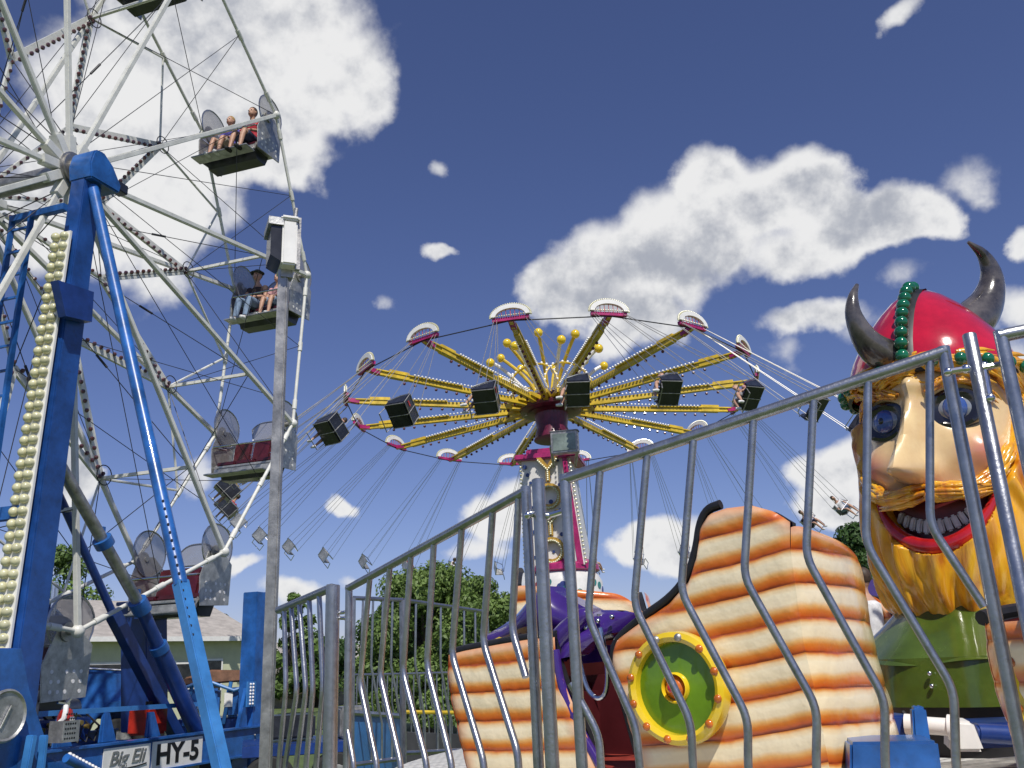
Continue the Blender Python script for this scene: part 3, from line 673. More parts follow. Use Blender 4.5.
# ---------------------------------------------- truck, generator, house, behind the wheel
def truck():
    o = at(62, 690, 17.5); o.z = 0
    ax = (V((.93, .37, 0)).normalized(), V((-.37, .93, 0)).normalized(), Z)
    t = thing('haulage_truck', o, 'dark blue bonneted truck parked behind the ferris wheel trailer', 'truck')
    def P(x, y, z): return o + ax[0] * x + ax[1] * y + Z * z
    def face(pts, y0, y1): return [P(x, y0, z) for x, z in pts], ax[1] * (y1 - y0)
    q = MB(); q.prism(*face([(-2.3, .7), (.1, .7), (.25, 1.7), (.15, 1.95), (-.15, 2.9), (-.4, 3.2), (-2.3, 3.35)], 0, 2.2)); q.build('cab', blued, t, bevel=.06)
    q = MB(); q.prism(*face([(.1, 1.05), (1.75, 1.0), (1.82, 1.6), (1.7, 1.82), (.2, 2.0)], .35, 1.85)); q.build('bonnet', bluep, t, bevel=.08)
    for y0 in (-.05, 1.75):
        q = MB(); pts = [(1.0 + .72 * math.cos(u), .62 + .72 * math.sin(u)) for u in [PI * i / 14 for i in range(15)]]; pin = [(1.0 + .58 * math.cos(u), .62 + .58 * math.sin(u)) for u in [PI * i / 14 for i in range(15)]]
        for i in range(14): q.prism([P(pts[i][0], y0, pts[i][1]), P(pts[i + 1][0], y0, pts[i + 1][1]), P(pin[i + 1][0], y0, pin[i + 1][1]), P(pin[i][0], y0, pin[i][1])], ax[1] * .5)
        q.build('fender', bluep, t)
    for x, yy in ((1.0, .0), (1.0, 1.9), (-1.7, .0), (-1.7, 1.9)):
        q = MB(); q.lathe(P(x, yy, .52), [(0, .0), (.3, .0), (.48, .02), (.52, .08), (.52, .22), (.48, .28), (0, .28)], 26, (ax[0], Z, ax[1])); w = q.build('wheel', tyre, t)
        q = MB(); q.lathe(P(x, yy - .01, .52), [(0, .0), (.1, -.03), (.12, .03), (.28, .04), (.28, .0), (.3, .0)], 20, (ax[0], Z, ax[1])); q.build('rim', alum, w)
    q = MB(); q.prism(*face([(-1.3, 2.1), (-.1, 2.1), (-.3, 2.85), (-1.3, 2.9)], -.01, .01)); q.build('side_window', glass, t)
    q = MB(); q.box(P(-.62, -.02, 1.55), (.45, .03, .5), ax); pl = q.build('door_placard', whiteclean, t)
    q = MB(); q.box(P(-.62, -.04, 1.47), (.22, .01, .2), ax); q.build('placard_emblem', mat('emblem green', (.12, .2, .06), .6), pl)
    q = MB(); q.box(P(-.62, -.04, 1.7), (.3, .01, .08), ax); q.build('placard_stripe', redlight, pl)
    q = MB(); q.tube(P(-.3, .05, 1.2), P(-.3, .05, 3.5), .06, seg=12); q.build('exhaust_stack', chrome, t)
    q = MB(); q.ball(P(-.05, -.05, 2.62), .07); q.build('marker_light', redlight, t)
    q = MB(); q.tube(P(.35, .3, 1.95), P(1.5, .36, 1.85), .02, seg=8); q.build('bonnet_trim', chrome, t)
    q = MB(); q.box(P(-.3, 1.1, .62), (5, .8, .2), ax); q.build('chassis', blackr, t)
    q = MB(); q.box(P(1.9, 1.1, .7), (.15, 2.2, .3), ax); q.build('bumper', chrome, t, bevel=.03)
truck()
def generator():
    o = at(222, 690, 17); o.z = 0; sx = 17 / 908
    t = thing('generator_set', o, 'blue generator trailer with brown cover standing right of the truck', 'generator')
    ax = (V((.96, .28, 0)).normalized(), V((-.28, .96, 0)).normalized(), Z)
    def P(x, y, z): return o + ax[0] * x + ax[1] * y + Z * z
    q = MB(); q.box(P(0, .5, .75), (1.5, 1.1, .5), ax); q.build('bed', blued, t, bevel=.03)
    q = MB()
    for x in (-.5, -.15, .2, .55): q.box(P(x, .3, 1.25), (.24, .8, .5), ax)
    q.build('engine_block', bluep, t, bevel=.04)
    q = MB(); q.prism([P(-.75, 0, 1.56), P(.6, 0, 1.6), P(.55, 0, 1.78), P(-.2, 0, 1.82), P(-.65, 0, 1.7)], ax[1] * .9); q.build('cover', woodm, t, bevel=.03)
    q = MB()
    for x in (-.6, .05, .6): q.tube(P(x, -.1, .9), P(x + .1, -.1, 1.6), .035, seg=10)
    q.path([P(-.7, -.15, 1.5), P(-.3, -.2, 1.65), P(.2, -.15, 1.45), P(.7, -.1, 1.6)], .03, 8)
    q.build('pipe', bluel, t)
    q = MB(); q.box(P(.12, -.13, 1.3), (.14, .02, .24), ax); q.box(P(-.35, -.13, 1.22), (.1, .02, .1), ax); q.build('sticker', whiteclean, t)
    for x in (-.4, .4):
        q = MB(); q.lathe(P(x, -.12, .36), [(0, 0), (.34, 0), (.36, .05), (.36, .2), (0, .2)], 24, (ax[0], Z, ax[1])); q.build('wheel', tyre, t)
    q = MB(); q.tube(P(.75, .2, .9), P(.5, .2, 2.6), .02, seg=8); q.tube(P(.5, .2, 2.6), P(.45, .2, 2.75), .05, seg=8); q.build('antenna', blackr, t)
generator()

def house(name, label, pxl, pxr, py_eave_l, py_eave_r, py_ridge, Y, wallmat, wins):
    A = at(pxl, py_eave_l, Y); B = at(pxr, py_eave_r, Y + 6)
    ze = (A.z + B.z) / 2
    A.z = B.z = 0; u = (B - A).normalized(); nrm = V((-u.y, u.x, 0)); Lh = (B - A).length; dep = 8.
    h = thing(name, A, label, 'house')
    q = MB(); q.prism([A, B, B + nrm * dep, A + nrm * dep], Z * ze); wl = q.build('wall', wallmat, h)
    zr = ze + 1.7; ov = .5
    pts = [A - nrm * ov + Z * (ze - .02), A + nrm * dep / 2 + Z * zr, A + nrm * (dep + ov) + Z * (ze - .02)]
    q = MB(); q.prism([p - u * ov for p in pts] + [pts[2] - u * ov + Z * .0 - Z * .14, pts[0] - u * ov - Z * .14], u * (Lh + 2 * ov)); rf = q.build('roof', roofm, h)
    q = MB(); q.box(A + u * (Lh * .62) + nrm * 3.2 + Z * (zr - .1), (.3, .3, .7)); q.build('vent', alum, rf)
    q = MB(); q.box(A + u * Lh / 2 - nrm * (ov + .02) + Z * (ze - .1), (Lh + 2 * ov, .04, .18), (u, nrm, Z)); q.build('fascia', whiteclean, rf)
    for (t, w, hgt, zc) in wins:
        c = A + u * (Lh * t) + Z * zc
        q = MB(); q.box(c - nrm * .03, (w + .16, .06, hgt + .16), (u, nrm, Z)); fr = q.build('window', whiteclean, h)
        q = MB(); q.box(c - nrm * .065, (w, .02, hgt), (u, nrm, Z)); q.build('pane', glass, fr)
    return h
house('bungalow', 'pale green bungalow with grey hipped roof behind the ferris wheel', 60, 246, 632, 641, 618, 34, wallm, [(.5, 1.3, .9, 1.95), (.63, .8, .9, 1.9), (.78, 1.1, 1.5, 1.7), (.2, 1.6, 1.0, 1.9)])
house('distant_house', 'far house with brown roof glimpsed between fence pickets', 300, 392, 668, 668, 655, 55, mat('tan siding', (.35, .3, .24), .8), [(.4, 1.4, 1.0, 1.6)])

# ---------------------------------------------- trees
def tree(name, px, py_top, Y, width, label, leafm, trunk_r=.22, nleaf=9000, leaf=.16, seed=1, lowz=.5, cl=34, zmax=None):
    rnd = random.Random(seed)
    top = at(px, py_top, Y); base = V((top.x, top.y, 0)); H = top.z
    t = thing(name, base, label, 'tree', 'trees beyond the fairground')
    q = MB(); pts = [base + V((math.sin(i * 1.3 + seed) * .08 * i, 0, H * .62 * i / 5)) for i in range(6)]
    q.path(pts, [trunk_r * (1 - .14 * i) for i in range(6)], 9)
    cen = []
    for i in range(cl):
        an = rnd.uniform(0, 2 * PI); hz = rnd.random() ** .8
        zz = lowz + (H - lowz) * (.08 + .9 * hz)
        prof = math.sin(min(1, max(0.05, (1 - hz) * 1.15 + .12)) * PI * .62) ** .8
        rr = width / 2 * prof * rnd.uniform(.35, 1)
        c = base + V((rr * math.cos(an), rr * math.sin(an), zz - .3)); cen.append((c, width * rnd.uniform(.1, .19)))
        if i % 3 == 0: q.path([base + Z * (zz * .5), base + (c - base) * .6 + Z * 0.0 + Z * (zz * .12), c], [trunk_r * .4, trunk_r * .22, .02], 6)
    q.build('trunk', barkm, t)
    lf = MB(); vs = []; fs = []
    for i in range(nleaf):
        c, r = cen[rnd.randrange(len(cen))]
        dv = V((rnd.gauss(0, 1), rnd.gauss(0, 1), rnd.gauss(0, 1))).normalized() * (r * rnd.random() ** .4)
        dv.z *= .8
        p = c + dv
        if p.z < lowz * .6: continue
        nrm = (dv.normalized() + V((rnd.gauss(0, .6), rnd.gauss(0, .6), rnd.gauss(.3, .6)))).normalized(); u = nrm.orthogonal().normalized(); w = nrm.cross(u)
        an = rnd.uniform(0, PI); u, w = u * math.cos(an) + w * math.sin(an), w * math.cos(an) - u * math.sin(an)
        sz = leaf * rnd.uniform(.6, 1.3); k = len(vs)
        vs += [p - u * sz, p - w * sz * .45 + nrm * .02, p + u * sz, p + w * sz * .45 + nrm * .02]; fs.append((k, k + 1, k + 2, k + 3))
    lf.add(vs, fs); lf.build('crown', leafm, t, recalc=False, sharp=180)
    return t
tree('broadleaf_tree', 425, 566, 26, 3.9, 'bushy green tree behind the fence under the flying swings', leafA, nleaf=34000, leaf=.075, seed=3, cl=60)
tree('broadleaf_tree', 468, 572, 28, 3.3, 'fuller dark tree right of the bushy one, beside the orange boat', leafA, nleaf=28000, leaf=.08, seed=8, cl=50)
tree('broadleaf_tree', 392, 598, 30, 3.0, 'low tree at the left edge of the bushy clump behind the fence', leafB, nleaf=14000, leaf=.09, seed=5)
tree('broadleaf_tree', 852, 520, 24, 3.4, 'dark green tree between the striped boat and the viking beard', leafB, nleaf=28000, leaf=.08, seed=11, cl=46)
tree('broadleaf_tree', 60, 540, 46, 4.6, 'green tree behind the dark blue truck at the far left', leafC, nleaf=8000, leaf=.14, seed=12)
tree('broadleaf_tree', 165, 590, 52, 5.5, 'tree rising over the bungalow roof beneath the low gondola', leafC, nleaf=14000, leaf=.16, seed=14)
tree('broadleaf_tree', 222, 618, 60, 5.5, 'tree over the right end of the bungalow roof', leafB, nleaf=7000, leaf=.24, seed=17)
tree('broadleaf_tree', 296, 588, 44, 2.3, 'thin sapling poking up behind the blue corner post', leafC, nleaf=3500, leaf=.15, seed=19, trunk_r=.1)
tree('broadleaf_tree', 250, 640, 58, 4.0, 'small dark tree at the right end of the bungalow wall', leafB, nleaf=5000, leaf=.22, seed=23)
tree('broadleaf_tree', 320, 640, 56, 6.0, 'broad tree seen through the leftmost fence panel', leafB, nleaf=8000, leaf=.22, seed=27)
tree('broadleaf_tree', 560, 630, 50, 7.0, 'low tree behind the foot of the swing ride tower', leafB, nleaf=6000, leaf=.22, seed=29)

# ================================================================== SWING RIDE
SC = V((1.556, 36, 10.325 + EYE)); SN = V((-.0104, .0796, .9968)).normalized(); SR = 8.2855; PH = 4.53126
su = V((0, 1, 0)).cross(SN).normalized(); sv = SN.cross(su)
def sp_(k, r, h=0.):
    an = PH + k * PI / 8; return SC + (su * math.cos(an) + sv * math.sin(an)) * r + SN * h
ride = thing('swing_ride', V((SC.x, SC.y, 0)), 'tall white and magenta swing ride tower with yellow radiating sweeps', 'swing ride')
def swarm(k):
    an = PH + k * PI / 8; er = su * math.cos(an) + sv * math.sin(an); et = SN.cross(er)
    b = MB(); p, q = sp_(k, .9), sp_(k, SR - .35)
    b.beam(p - SN * .12, q - SN * .05, .2, .24, et, .13, .14)
    b.beam(p + SN * .02 + er * 3.4, q + SN * .04, .34, .05, et, .24, .05)
    b.beam(sp_(k, .9, -.02), sp_(k, 1.7, .0), .42, .2, et, .3, .16); b.beam(sp_(k, SR - 1.7, 0), sp_(k, SR - .9, 0), .2, .3, et); b.beam(sp_(k, SR - .9, 0), sp_(k, SR, 0), .12, .16, et)
    arm = b.build('sweep_arm', yellowp, ride)
    lb = MB()
    for i in range(30):
        for sg in (-1, 1):
            lb.ball(sp_(k, 1.9 + i * .155, .06) + et * sg * .17, .045, nu=6, nv=4)
    lb.build('bulb_row', whiteclean, arm)
    db = MB()
    for i in range(12): db.ball(sp_(k, 1.8 + i * .45, -.28) , .06, nu=6, nv=4)
    db.build('bulb_row', maroonp, arm)
    cb = MB(); c0 = sp_(k, SR, .05); cb.beam(c0 - et * .62, c0 + et * .62, .12, .12, er); cb.beam(c0 - SN * .02, c0 - er * .5 - SN * .1, .2, .16, et); cb.build('hanger_bar', magenta, arm)
    # crescent canopy
    cr2 = MB(); n_ = 14; outer = [c0 + et * (.66 * math.cos(t)) + SN * (.08 + .42 * math.sin(t)) for t in [PI * i / n_ for i in range(n_ + 1)]]
    inner = [c0 + et * (.5 * math.cos(t)) + SN * (.08 + .27 * math.sin(t)) for t in [PI * i / n_ for i in range(n_ + 1)]]
    for i in range(n_): cr2.prism([outer[i], outer[i + 1], inner[i + 1], inner[i]], er * .12)
    cn = cr2.build('canopy', whiteclean, arm)
    fr = MB()
    for i in range(n_ * 2 + 1):
        t = PI * i / (n_ * 2); fr.ball(c0 + et * (.69 * math.cos(t)) + SN * (.08 + .45 * math.sin(t)) + er * .06, .035, nu=6, nv=4)
    for i in range(16): fr.ball(c0 + et * (-.6 + i * .08) + SN * .1 + er * .1, .03, nu=6, nv=4)
    fr.build('canopy_bulb', globe, cn)
    b = MB(); 
    for i in range(7): b.beam(c0 + et * (-.45 + i * .15) + er * .05, c0 + et * (-.45 + i * .15) + er * .05 + SN * (.08 + .27 * math.sqrt(max(0, 1 - ((-.45 + i * .15) / .5) ** 2))), .02, .02)
    b.build('canopy_rib', redlight, cn)
for k in range(16): swarm(k)
q = MB(); q.path([sp_(k + .0, SR + .02, -.02) for k in range(16)], .022, 6, closed=True); q.build('ring_cable', rope, ride)
q = MB(); q.lathe(SC, [(0, -.42), (.85, -.42), (1.25, -.3), (1.3, -.18), (1.05, -.02), (.95, .25), (.6, .4), (0, .42)], 36, (su, sv, SN)); q.build('crown_disc', maroonp, ride)
q = MB(); q.lathe(SC, [(.78, -1.5), (.62, -1.0), (.7, -.45), (1.0, -.40)], 28, (su, sv, SN)); q.build('neck', maroonp, ride)
q = MB()
for i in range(18): q.ball(SC + SN * .42 + (su * math.cos(i * PI / 9) + sv * math.sin(i * PI / 9)) * .72, .1, nu=8, nv=6)
q.build('crown_bulb', chrome, ride)
for i in range(16):
    an = i * PI / 8 + .2; er = su * math.cos(an) + sv * math.sin(an)
    pts = [SC + er * (.6 + 1.9 * math.sin(t) ) + SN * (.35 + 1.75 * (1 - math.cos(t)) * .9 + .5 * t) for t in [j * 1.25 / 8 for j in range(9)]]
    pts = [SC + er * (.55 + 1.9 * (j / 8) ** .75 * (1.0)) + SN * (.3 + 1.55 * math.sin(j / 8 * 1.45)) for j in range(9)] if i % 2 == 0 else [SC + er * (.5 + 1.5 * (j / 8) ** 1.6) + SN * (.3 + 2.1 * (j / 8)) for j in range(9)]
    q = MB(); q.path(pts, .075, 8); o = q.build('spray_arm', whiteclean if i % 2 == 0 else yellowp, ride)
    q = MB(); q.ball(pts[-1], .19, nu=12, nv=8); q.build('spray_ball', yellowg, o)
for i in range(6):
    an0 = i * PI / 3; q = MB(); er = su * math.cos(an0) + sv * math.sin(an0); et = SN.cross(er)
    pts = [SC + er * 1.5 + et * (1.15 * math.cos(t)) + SN * (.35 + .95 * math.sin(t)) for t in [PI * j / 14 for j in range(15)]]
    q.path(pts, .045, 6); o = q.build('lamp_arch', yellowp, ride)
    q = MB()
    for p in pts: q.ball(p + SN * .05, .06, nu=6, nv=4)
    q.build('arch_bulb', whiteclean, o)
# tower body
tyaw = R(-12); tx = V((math.cos(tyaw), math.sin(tyaw), 0)); ty = V((-math.sin(tyaw), math.cos(tyaw), 0))
tc0 = V((SC.x - .12, SC.y - 0, 0)); zt1 = at(555, 459, 35).z; zb1 = at(567, 566, 35).z
whp = mat('tower white panel', (.74, .72, .7), .4, 0, .06, 2, dirt=.15)
def TP(x, y, z): return tc0 + tx * x + ty * y + Z * z
hw = 1.02
q = MB(); q.prism([TP(-hw, -hw, zb1), TP(hw * 1.15, -hw, zb1), TP(hw * 1.15, hw, zb1), TP(-hw, hw, zb1)], Z * (zt1 - zb1)); 
tb = MB()
tb.add([TP(-hw, -hw, zt1), TP(hw * .85, -hw, zt1), TP(hw * .85, hw, zt1), TP(-hw, hw, zt1), TP(-hw * 1.05, -hw * 1.05, zb1), TP(hw * 1.25, -hw * 1.05, zb1), TP(hw * 1.25, hw, zb1), TP(-hw, hw, zb1)], [(0, 1, 2, 3), (7, 6, 5, 4), (0, 4, 5, 1), (1, 5, 6, 2), (2, 6, 7, 3), (3, 7, 4, 0)])
tower2 = tb.build('tower_body', whp, ride)
q = MB(); q.prism([TP(hw * .62, -hw * 1.06 - .03, zt1), TP(hw * .8, -hw * 1.06 - .03, zt1), TP(hw * 1.2, -hw * 1.06 - .03, zb1), TP(hw * .98, -hw * 1.06 - .03, zb1)], ty * .06); q.build('edge_stripe', magenta, tower2)
q = MB(); q.box(TP(0, 0, zt1 + .12), (2.5, 2.5, .24), (tx, ty, Z)); q.box(TP(0, 0, zt1 + .36), (1.7, 1.7, .3), (tx, ty, Z)); q.build('tower_cap', magenta, ride, bevel=.05)
q = MB()
for i in range(26): 
    z = zt1 + (zb1 - zt1) * (i + .5) / 26; q.ball(TP(hw * (.9 + .4 * (i + .5) / 26), -hw * 1.06, z), .05, nu=6, nv=4); q.ball(TP(-hw * 1.02, -hw * 1.06, z), .05, nu=6, nv=4)
q.build('edge_bulb', globe, tower2)
dots = MB(); rnd = random.Random(4)
for i in range(26):
    z = zb1 + (zt1 - zb1) * (i + .4) / 26; x = (hw * (.1 + .35 * (i % 3)) if i % 2 else -hw * .85 + .1 * (i % 3))
    dots.tube(TP(x, -hw * 1.05, z), TP(x, -hw * 1.06 - .02, z), .05 + .04 * rnd.random(), seg=10)
dots.build('blue_dot', mat('dot blue', (.03, .06, .2), .4), tower2)
hz = (zt1 - zb1) / 4
lx = (tx, Z, -ty)
for i, ch in enumerate('YOYO'):
    zc = zt1 - hz * (i + .48)
    o = lettering('letter', ch, 1.38, TP(.06, -hw * 1.06 - .1, zc), lx, .07, mat('letter gold%d' % i, (.55, .33, .05), .4, 0, .3, 8), tower2, sx=.95)
    vs, fs = text_mesh(ch, 1.38, .01)
    q = MB()
    import itertools
    # bulbs along the letter's strokes
    if ch == 'Y': st = [((-.38, .42), (0, .02)), ((.38, .42), (0, .02)), ((0, .02), (0, -.45))]
    else: st = [((.4 * math.sin(t), .42 * math.cos(t)), (.4 * math.sin(t + .4), .42 * math.cos(t + .4))) for t in [j * .4 for j in range(16)]]
    for (x0, y0), (x1, y1) in st:
        m_ = 2 if ch == 'O' else 6
        for j in range(m_):
            t = j / m_; x = (x0 + (x1 - x0) * t) * .95; y = y0 + (y1 - y0) * t
            q.ball(TP(.06 + x * 1.0, -hw * 1.06 - .2, zc + y), .045, nu=6, nv=4)
    q.build('letter_bulb', globe, o)
# lower drum with dots
q = MB(); zl = at(570, 572, 35).z; zk = at(570, 600, 35).z
q.lathe(TP(.25, 0, 0), [(1.5, .3), (1.5, zl - .35), (1.32, zl), (1.2, zl + .1), (0, zl + .1)], 36); drum = q.build('base_drum', whp, ride)
dm = [mat('dot red', (.5, .04, .06), .4), mat('dot teal', (.05, .25, .25), .4), mat('dot navy', (.04, .06, .25), .4)]
q = MB(); 
for i in range(40):
    an = -PI / 2 + (rnd.random() - .5) * 2.6; z = zl - .35 - rnd.random() * 1.6; q.mi(i % 3); c = TP(.25, 0, 0) + V((math.cos(an), math.sin(an), 0)) * 1.49 + Z * z; q.tube(c, c + V((math.cos(an), math.sin(an), 0)) * .025, .13, seg=12)
q.build('drum_dot', dm, drum)
q = MB(); q.lathe(TP(.25, 0, zl), [(1.3, .02), (1.42, .1), (1.4, .3), (1.1, .5), (.9, .52)], 30); q.build('drum_collar', magenta, drum)
q = MB(); q.box(TP(0, 0, .2), (6, 6, .4), (tx, ty, Z)); q.build('base_platform', steel_d, ride)
# floodlight on the tower
fc = at(565, 443, 33.2)
fl = thing('floodlight', fc, 'grey square floodlight fixed in front of the swing ride tower top', 'floodlight')
ax = (tx, ty, Z)
q = MB(); q.box(fc, (1.02, .4, .82), ax); q.box(fc + Z * .43, (1.1, .44, .05), ax); hs = q.build('housing', steel_d, fl, bevel=.03)
q = MB(); q.box(fc - ty * .215, (.86, .03, .64), ax); q.build('lens', mat('flood glass', (.22, .27, .24), .2, 0, .3, 1.5, coat=.5), hs)
q = MB(); q.tube(fc - tx * .55 - Z * .1, fc - tx * .6 - Z * .7 + ty * .8, .06, seg=8); q.tube(fc + tx * .45 - Z * .3, fc - Z * .7 + ty * .9 + tx * .2, .06, seg=8); q.build('bracket', steel_d, fl)

# swing chairs
def chair_proto(kind):
    root = thing('swing_chair', V((0, 0, 0)), 'x', 'swing chair', 'flying chairs of the swing ride')
    if kind == 'double':
        q = MB(); q.box((0, .29, .22), (.76, .05, .5)); q.box((0, 0, -.02), (.76, .6, .06)); q.prism([(-.38, -.28, 0), (-.38, .3, 0), (-.38, .3, .42), (-.38, .05, .36), (-.38, -.28, .16)], (.04, 0, 0)); q.prism([(.34, -.28, 0), (.34, .3, 0), (.34, .3, .42), (.34, .05, .36), (.34, -.28, .16)], (.04, 0, 0)); q.build('shell', blackg, root, bevel=.035)
        q = MB(); q.box((0, .02, .035), (.66, .5, .05)); q.box((0, .25, .24), (.66, .05, .36)); q.build('cushion', mat('charcoal pad', (.05, .05, .07), .5, 0, .3, 6), root, bevel=.02)
        q = MB(); q.path([(-.38, -.28, .18), (-.38, .05, .38), (-.38, .31, .45), (.38, .31, .45), (.38, .05, .38), (.38, -.28, .18)], .022, 8); q.build('rim', steel, root)
        q = MB(); q.path([(-.36, -.26, .22), (-.3, -.34, .26), (.3, -.34, .26), (.36, -.26, .22)], .016, 6); q.build('safety_bar', chrome, root)
        q = MB()
        for x in (-.37, 0, .37): q.tube((x, .32, -.03), (x, .32, .46), .014, seg=6); q.tube((x, .31, -.055), (x, -.3, -.055), .014, seg=6)
        for z in (0, .44): q.tube((-.38, .32, z), (.38, .32, z), .014, seg=6)
        q.path([(-.3, -.28, -.03), (-.3, -.36, -.34), (.3, -.36, -.34), (.3, -.28, -.03)], .016, 6)
        q.build('frame', steel_d, root)
        q = MB(); q.box((.2, .325, .2), (.16, .012, .07)); q.build('red_patch', redlight, root)
    else:
        q = MB(); q.box((0, .2, .25), (.5, .05, .5)); q.box((0, 0, 0), (.5, .44, .05)); q.build('shell', alum, root, bevel=.03)
        q = MB(); q.path([(-.28, .22, .48), (-.28, -.2, .26), (.28, -.2, .26), (.28, .22, .48)], .022, 6); q.tube((-.26, .22, .02), (-.26, .22, .5), .022, seg=6); q.tube((.26, .22, .02), (.26, .22, .5), .022, seg=6); q.path([(-.26, -.22, 0), (-.26, -.3, -.3), (.26, -.3, -.3), (.26, -.22, 0)], .02, 6); q.build('frame', chrome, root)
    return root
cpr = {'double': chair_proto('double'), 'single': chair_proto('single')}; used = {}
LC = 6.25; AL = R(45.5)
chairs = {}
def place_chair(k, sg, kind, label, alpha=AL):
    an = PH + k * PI / 8; er = su * math.cos(an) + sv * math.sin(an); et = SN.cross(er)
    hang = sp_(k, SR, 0) + et * (.52 * sg)
    an2 = an + (PI / 16 if sg > 0 else 0); out = (su * math.cos(an2) + sv * math.sin(an2)); out = V((out.x, out.y, 0)).normalized(); RCH = SR + LC * math.sin(alpha)
    tgt = V((SC.x, SC.y, 0)) + out * RCH; tgt.z = SC.z + SN.cross(V((0,0,1))).dot(V((0,0,0))) + (-(SN.x * (tgt.x - SC.x) + SN.y * (tgt.y - SC.y)) / SN.z) - LC * math.cos(alpha)
    dn = (out * math.sin(alpha) - Z * math.cos(alpha)).normalized()
    pos = tgt
    # frame: chair up = -dn, chair sits facing along travel (tangent), its right side inwards
    upc = -dn; fwd = V((out.y, -out.x, 0)); rt = (-fwd).cross(upc).normalized(); 
    Mx = Matrix((rt, -fwd, upc)).transposed().to_4x4(); Mx.translation = pos
    pr = cpr[kind]; o = pr if kind not in used else copy_tree(pr); used[kind] = 1
    for x in [x for x in bpy.data.objects if x.parent == o and x.name.startswith('chain')]:
        if o is not pr: bpy.data.objects.remove(x)
    o.matrix_world = Mx; o['label'] = label
    kids = 0
    # chains: built in local coordinates
    Mi = Mx.inverted(); hl_ = Mi @ hang
    q = MB(); hw_ = .37 if kind == 'double' else .27
    for x, y, z in ((-hw_, .26, .43), (hw_, .26, .43), (-hw_, -.2, .24), (hw_, -.2, .24)):
        q.tube((x, y, z), hl_ + V((x * .2, y * .2, 0)), (.011 if kind == 'double' else .009), seg=4)
    me_o = q.build('chain', ropel if kind == 'double' else steel, None, recalc=False); me_o.parent = o
    chairs[(k, sg)] = o
    return o
CH = [(0, -1, 'double', 'dark double swing chair with red patch in front of the upper left sweeps'),
      (0, 1, 'double', 'dark double swing chair with bright white top hanging in front of the sweep hub'),
      (15, 1, 'double', 'dark boxy swing chair over the left sweeps, the smaller one on that side'),
      (1, -1, 'double', 'dark double swing chair with rider legs right of the hub'),
      (1, 1, 'double', 'dark double swing chair right of the hub with a blond rider'),
      (2, -1, 'double', 'dark swing chair just above the fence handrail near the statue'),
      (2, 1, 'double', 'dark swing chair touching the left edge of the statue face'),
      (15, -1, 'double', 'swing chair at the left of the sweeps with rider in red'),
      (14, 1, 'double', 'dark swing chair behind the light pole, beside the third gondola'),
      (14, -1, 'double', 'dark swing chair directly behind the maroon bench of the third gondola'),
      (13, 1, 'double', 'swing chair seen inside the wheel rim with rider in yellow shirt'),
      (13, -1, 'double', 'swing chair in front of the wheel rim with rider in red sleeves'), (12, 1, 'single', 'empty silver swing chair just left of the tall light pole, overlapping the rim'),
      (12, -1, 'single', 'empty silver swing chair left of and close to the tall light pole'), (11, 1, 'single', 'empty silver swing chair just right of the tall light pole'),
      (11, -1, 'single', 'empty silver swing chair above the thick post of the leftmost fence panel'), (10, 1, 'single', 'empty silver swing chair low over the bushy tree'),
      (10, -1, 'single', 'swing chair with red shirted rider over the bushy tree'), (9, 1, 'single', 'swing chair with white shirted rider right above the tree'),
      (9, -1, 'single', 'swing chair close to the left side of the swing ride tower'), (8, 1, 'single', 'swing chair mostly hidden by the swing ride tower'),
      (8, -1, 'single', 'silver swing chair beside the cloud right of the tower'), (7, 1, 'single', 'silver swing chair in front of the cloud edge left of the boat prow'),
      (7, -1, 'single', 'silver swing chair just left of the striped boat prow top'), (6, 1, 'single', 'silver swing chair above the crest of the striped boat'),
      (6, -1, 'single', 'silver swing chair over the sloping right shoulder of the striped boat'),
      (5, 1, 'single', 'swing chair over the dark tree beside the statue face'), (5, -1, 'single', 'swing chair nearest the statue mouth')]
for k, sg, kind, lab in CH: place_chair(k, sg, kind, lab)
for key, ob_ in chairs.items():
    if key not in ((0, -1), (15, 1)):
        for x in [x for x in bpy.data.objects if x.parent == ob_ and x.name.startswith('red_patch')]: bpy.data.objects.remove(x)

# ================================================================== RIDE PLATFORM
RCx = at(945, 450, 6.3); RC = V((RCx.x, RCx.y, 0)); DZ = 1.0
deck = thing('ride_platform', RC, 'round white tread plate platform carrying the striped boats and the viking', 'ride platform')
q = MB(); q.lathe(RC, [(0, DZ), (3.95, DZ), (4.0, DZ - .03), (4.0, DZ - .12), (3.9, DZ - .14)], 72); q.build('deck_plate', tread, deck)
q = MB(); q.lathe(RC, [(3.85, 0.02), (3.85, DZ - .13), (3.2, DZ - .13)], 72); q.build('skirt', bluel, deck)

